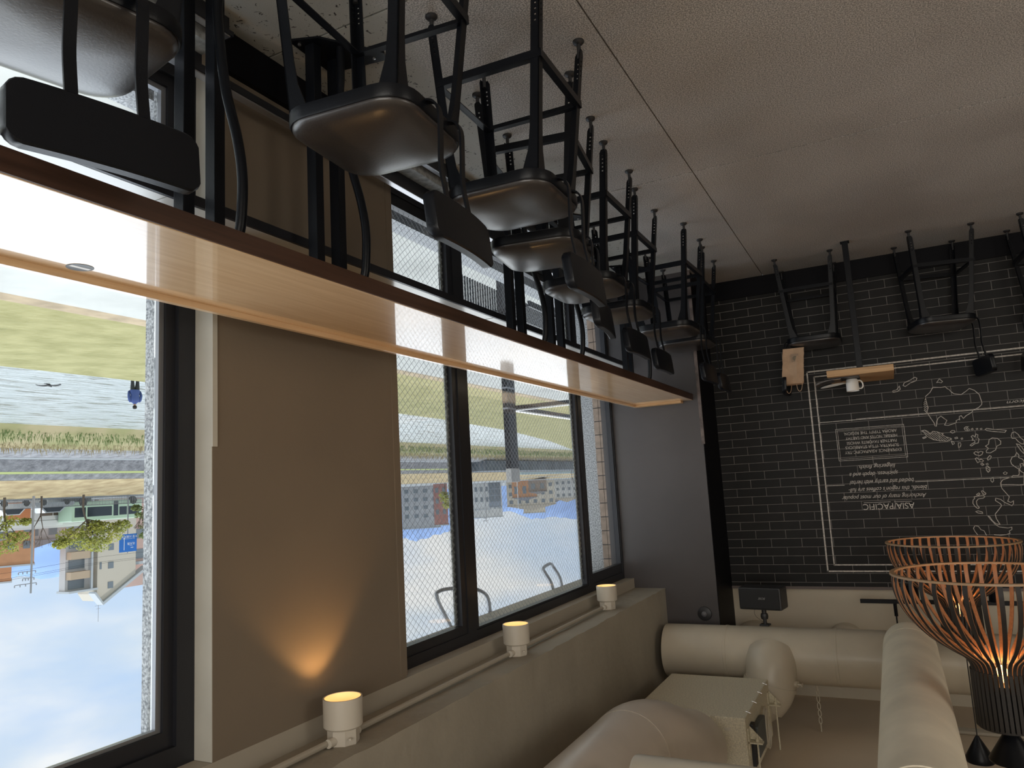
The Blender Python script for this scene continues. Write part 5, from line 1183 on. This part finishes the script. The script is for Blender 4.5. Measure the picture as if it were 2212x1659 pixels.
ridge('mountain_north', 1500, densify([(900, 1150, 75), (900, 1251, 89), (900, 1316, 104), (900, 1397, 96), (900, 1455, 91), (900, 1551, 72), (900, 1745, 64), (900, 1882, 94), (900, 2007, 95), (900, 2182, 113), (900, 2700, 120)], 5, 3), m_mt)

# bird and person ---------------------------------------------------------------
bd = thing('bird', 'dark bird gliding low over the river', 'bird', (24.0, 14.53, -2.50), math.radians(50))
bm2 = MB(); rings = []
for k, (x, r, z) in enumerate(((-0.20, 0.012, -0.01), (-0.10, 0.030, 0.0), (0.0, 0.045, 0.0), (0.10, 0.036, 0.01), (0.16, 0.026, 0.02), (0.20, 0.024, 0.025), (0.25, 0.006, 0.02))):
    rings.append([Vector((x, r*math.cos(a), z+r*math.sin(a))) for a in [2*PI*q/10 for q in range(10)]])
bm2.loft(rings); bm2.build('body', m_tyre, bd, angle=80)
for s in (-1, 1):
    w = MB().loft([[Vector((0.09-0.02*k, s*(0.02+0.085*k), 0.01+0.03*k-0.008*k*k+0.006)), Vector((-0.09-0.03*k+0.012*k*k*0.6, s*(0.02+0.085*k), 0.03*k-0.008*k*k)), Vector((-0.09-0.03*k+0.012*k*k*0.6, s*(0.02+0.085*k), 0.03*k-0.008*k*k-0.006)), Vector((0.09-0.02*k, s*(0.02+0.085*k), 0.01+0.03*k-0.008*k*k-0.004))] for k in range(5)])
    w.build('wing', m_tyre, bd)
MB().loft([[Vector((-0.18, y*0.5, 0.0)), Vector((-0.18, y*0.5, -0.006)), Vector((-0.30, y, -0.012)), Vector((-0.30, y, -0.004))] for y in (-0.05, 0.05)]).build('tail', m_tyre, bd)
pr_ = thing('person', 'person in blue jacket and dark trousers standing at the river edge, seen from behind', 'person', (32.35, 23.74, -4.92), math.radians(22))
def skin(name, verts, edges, radii, m_, parent, sub=1, root=0):
    me = bpy.data.meshes.new(name); me.from_pydata(verts, edges, [])
    o = bpy.data.objects.new(name, me); link(o); o.parent = parent
    me.materials.append(m_)
    o.modifiers.new('skin', 'SKIN').use_smooth_shade = True
    me.skin_vertices or None
    if not me.skin_vertices: 
        bpy.context.view_layer.objects.active = o
    for i, r in enumerate(radii):
        me.skin_vertices[0].data[i].radius = r if isinstance(r, tuple) else (r, r)
        me.skin_vertices[0].data[i].use_root = (i == root)
    s = o.modifiers.new('smooth', 'SUBSURF'); s.levels = sub; s.render_levels = sub
    return o
m_skin = mat('skin', (0.42, 0.26, 0.19), 0.6)
V = [(0, 0, .95), (0, 0, 1.15), (0, 0, 1.35), (0, 0, 1.48), (0, 0, 1.56), (0.01, 0, 1.66), (0, .10, .92), (0, .11, .50), (-.01, .12, .08), (.12, .13, .04), (0, -.10, .92), (0, -.11, .50), (-.01, -.12, .08), (.12, -.13, .04),
     (0, .19, 1.40), (-.02, .25, 1.14), (.08, .22, .92), (.12, .20, .84), (0, -.19, 1.40), (-.02, -.25, 1.14), (.08, -.22, .92), (.12, -.20, .84)]
E = [(0,1),(1,2),(2,3),(3,4),(4,5),(0,6),(6,7),(7,8),(8,9),(0,10),(10,11),(11,12),(12,13),(2,14),(14,15),(15,16),(16,17),(2,18),(18,19),(19,20),(20,21)]
Rr = [(.11,.14),(.10,.13),(.10,.15),.055,.05,.085,.085,.06,.042,.03,.085,.06,.042,.03,.055,.042,.03,.03,.055,.042,.03,.03]
skin('body', V, E, Rr, m_skin, pr_)
jk = MB()
def el(cx, cy, z, a, b): return [Vector((cx+a*math.cos(2*PI*k/20), cy+b*math.sin(2*PI*k/20), z)) for k in range(20)]
jk.loft([el(0, 0, .84, .15, .215), el(0, 0, .95, .155, .215), el(0, 0, 1.12, .145, .195), el(0, 0, 1.30, .150, .225), el(0, 0, 1.42, .125, .205), el(0, 0, 1.48, .08, .11), el(0, 0, 1.53, .066, .070)])
for s in (-1, 1):
    jk.tube([(0, s*.17, 1.41), (-.01, s*.235, 1.33), (-.03, s*.275, 1.13), (.05, s*.255, .96), (.09, s*.235, .90)], [.075, .072, .062, .052, .048], 12)
jk.build('jacket', mat('blue_jacket', (0.06, 0.10, 0.30), 0.7), pr_, angle=70)
tr_ = MB()
for s in (-1, 1): tr_.tube([(0, s*.09, .92), (0, s*.105, .7), (0, s*.112, .48), (-.01, s*.12, .10)], [.115, .10, .078, .062], 14)
tr_.build('trousers', mat('dark_trousers', (0.04, 0.045, 0.05), 0.8), pr_, angle=70)
MB().lathe([(0, 1.60), (0.085, 1.62), (0.098, 1.68), (0.088, 1.745), (0.05, 1.775), (0, 1.78)], 20, (-0.012, 0, 0)).build('hair', mat('black_hair', (0.02, 0.018, 0.016), 0.7), pr_, angle=80)
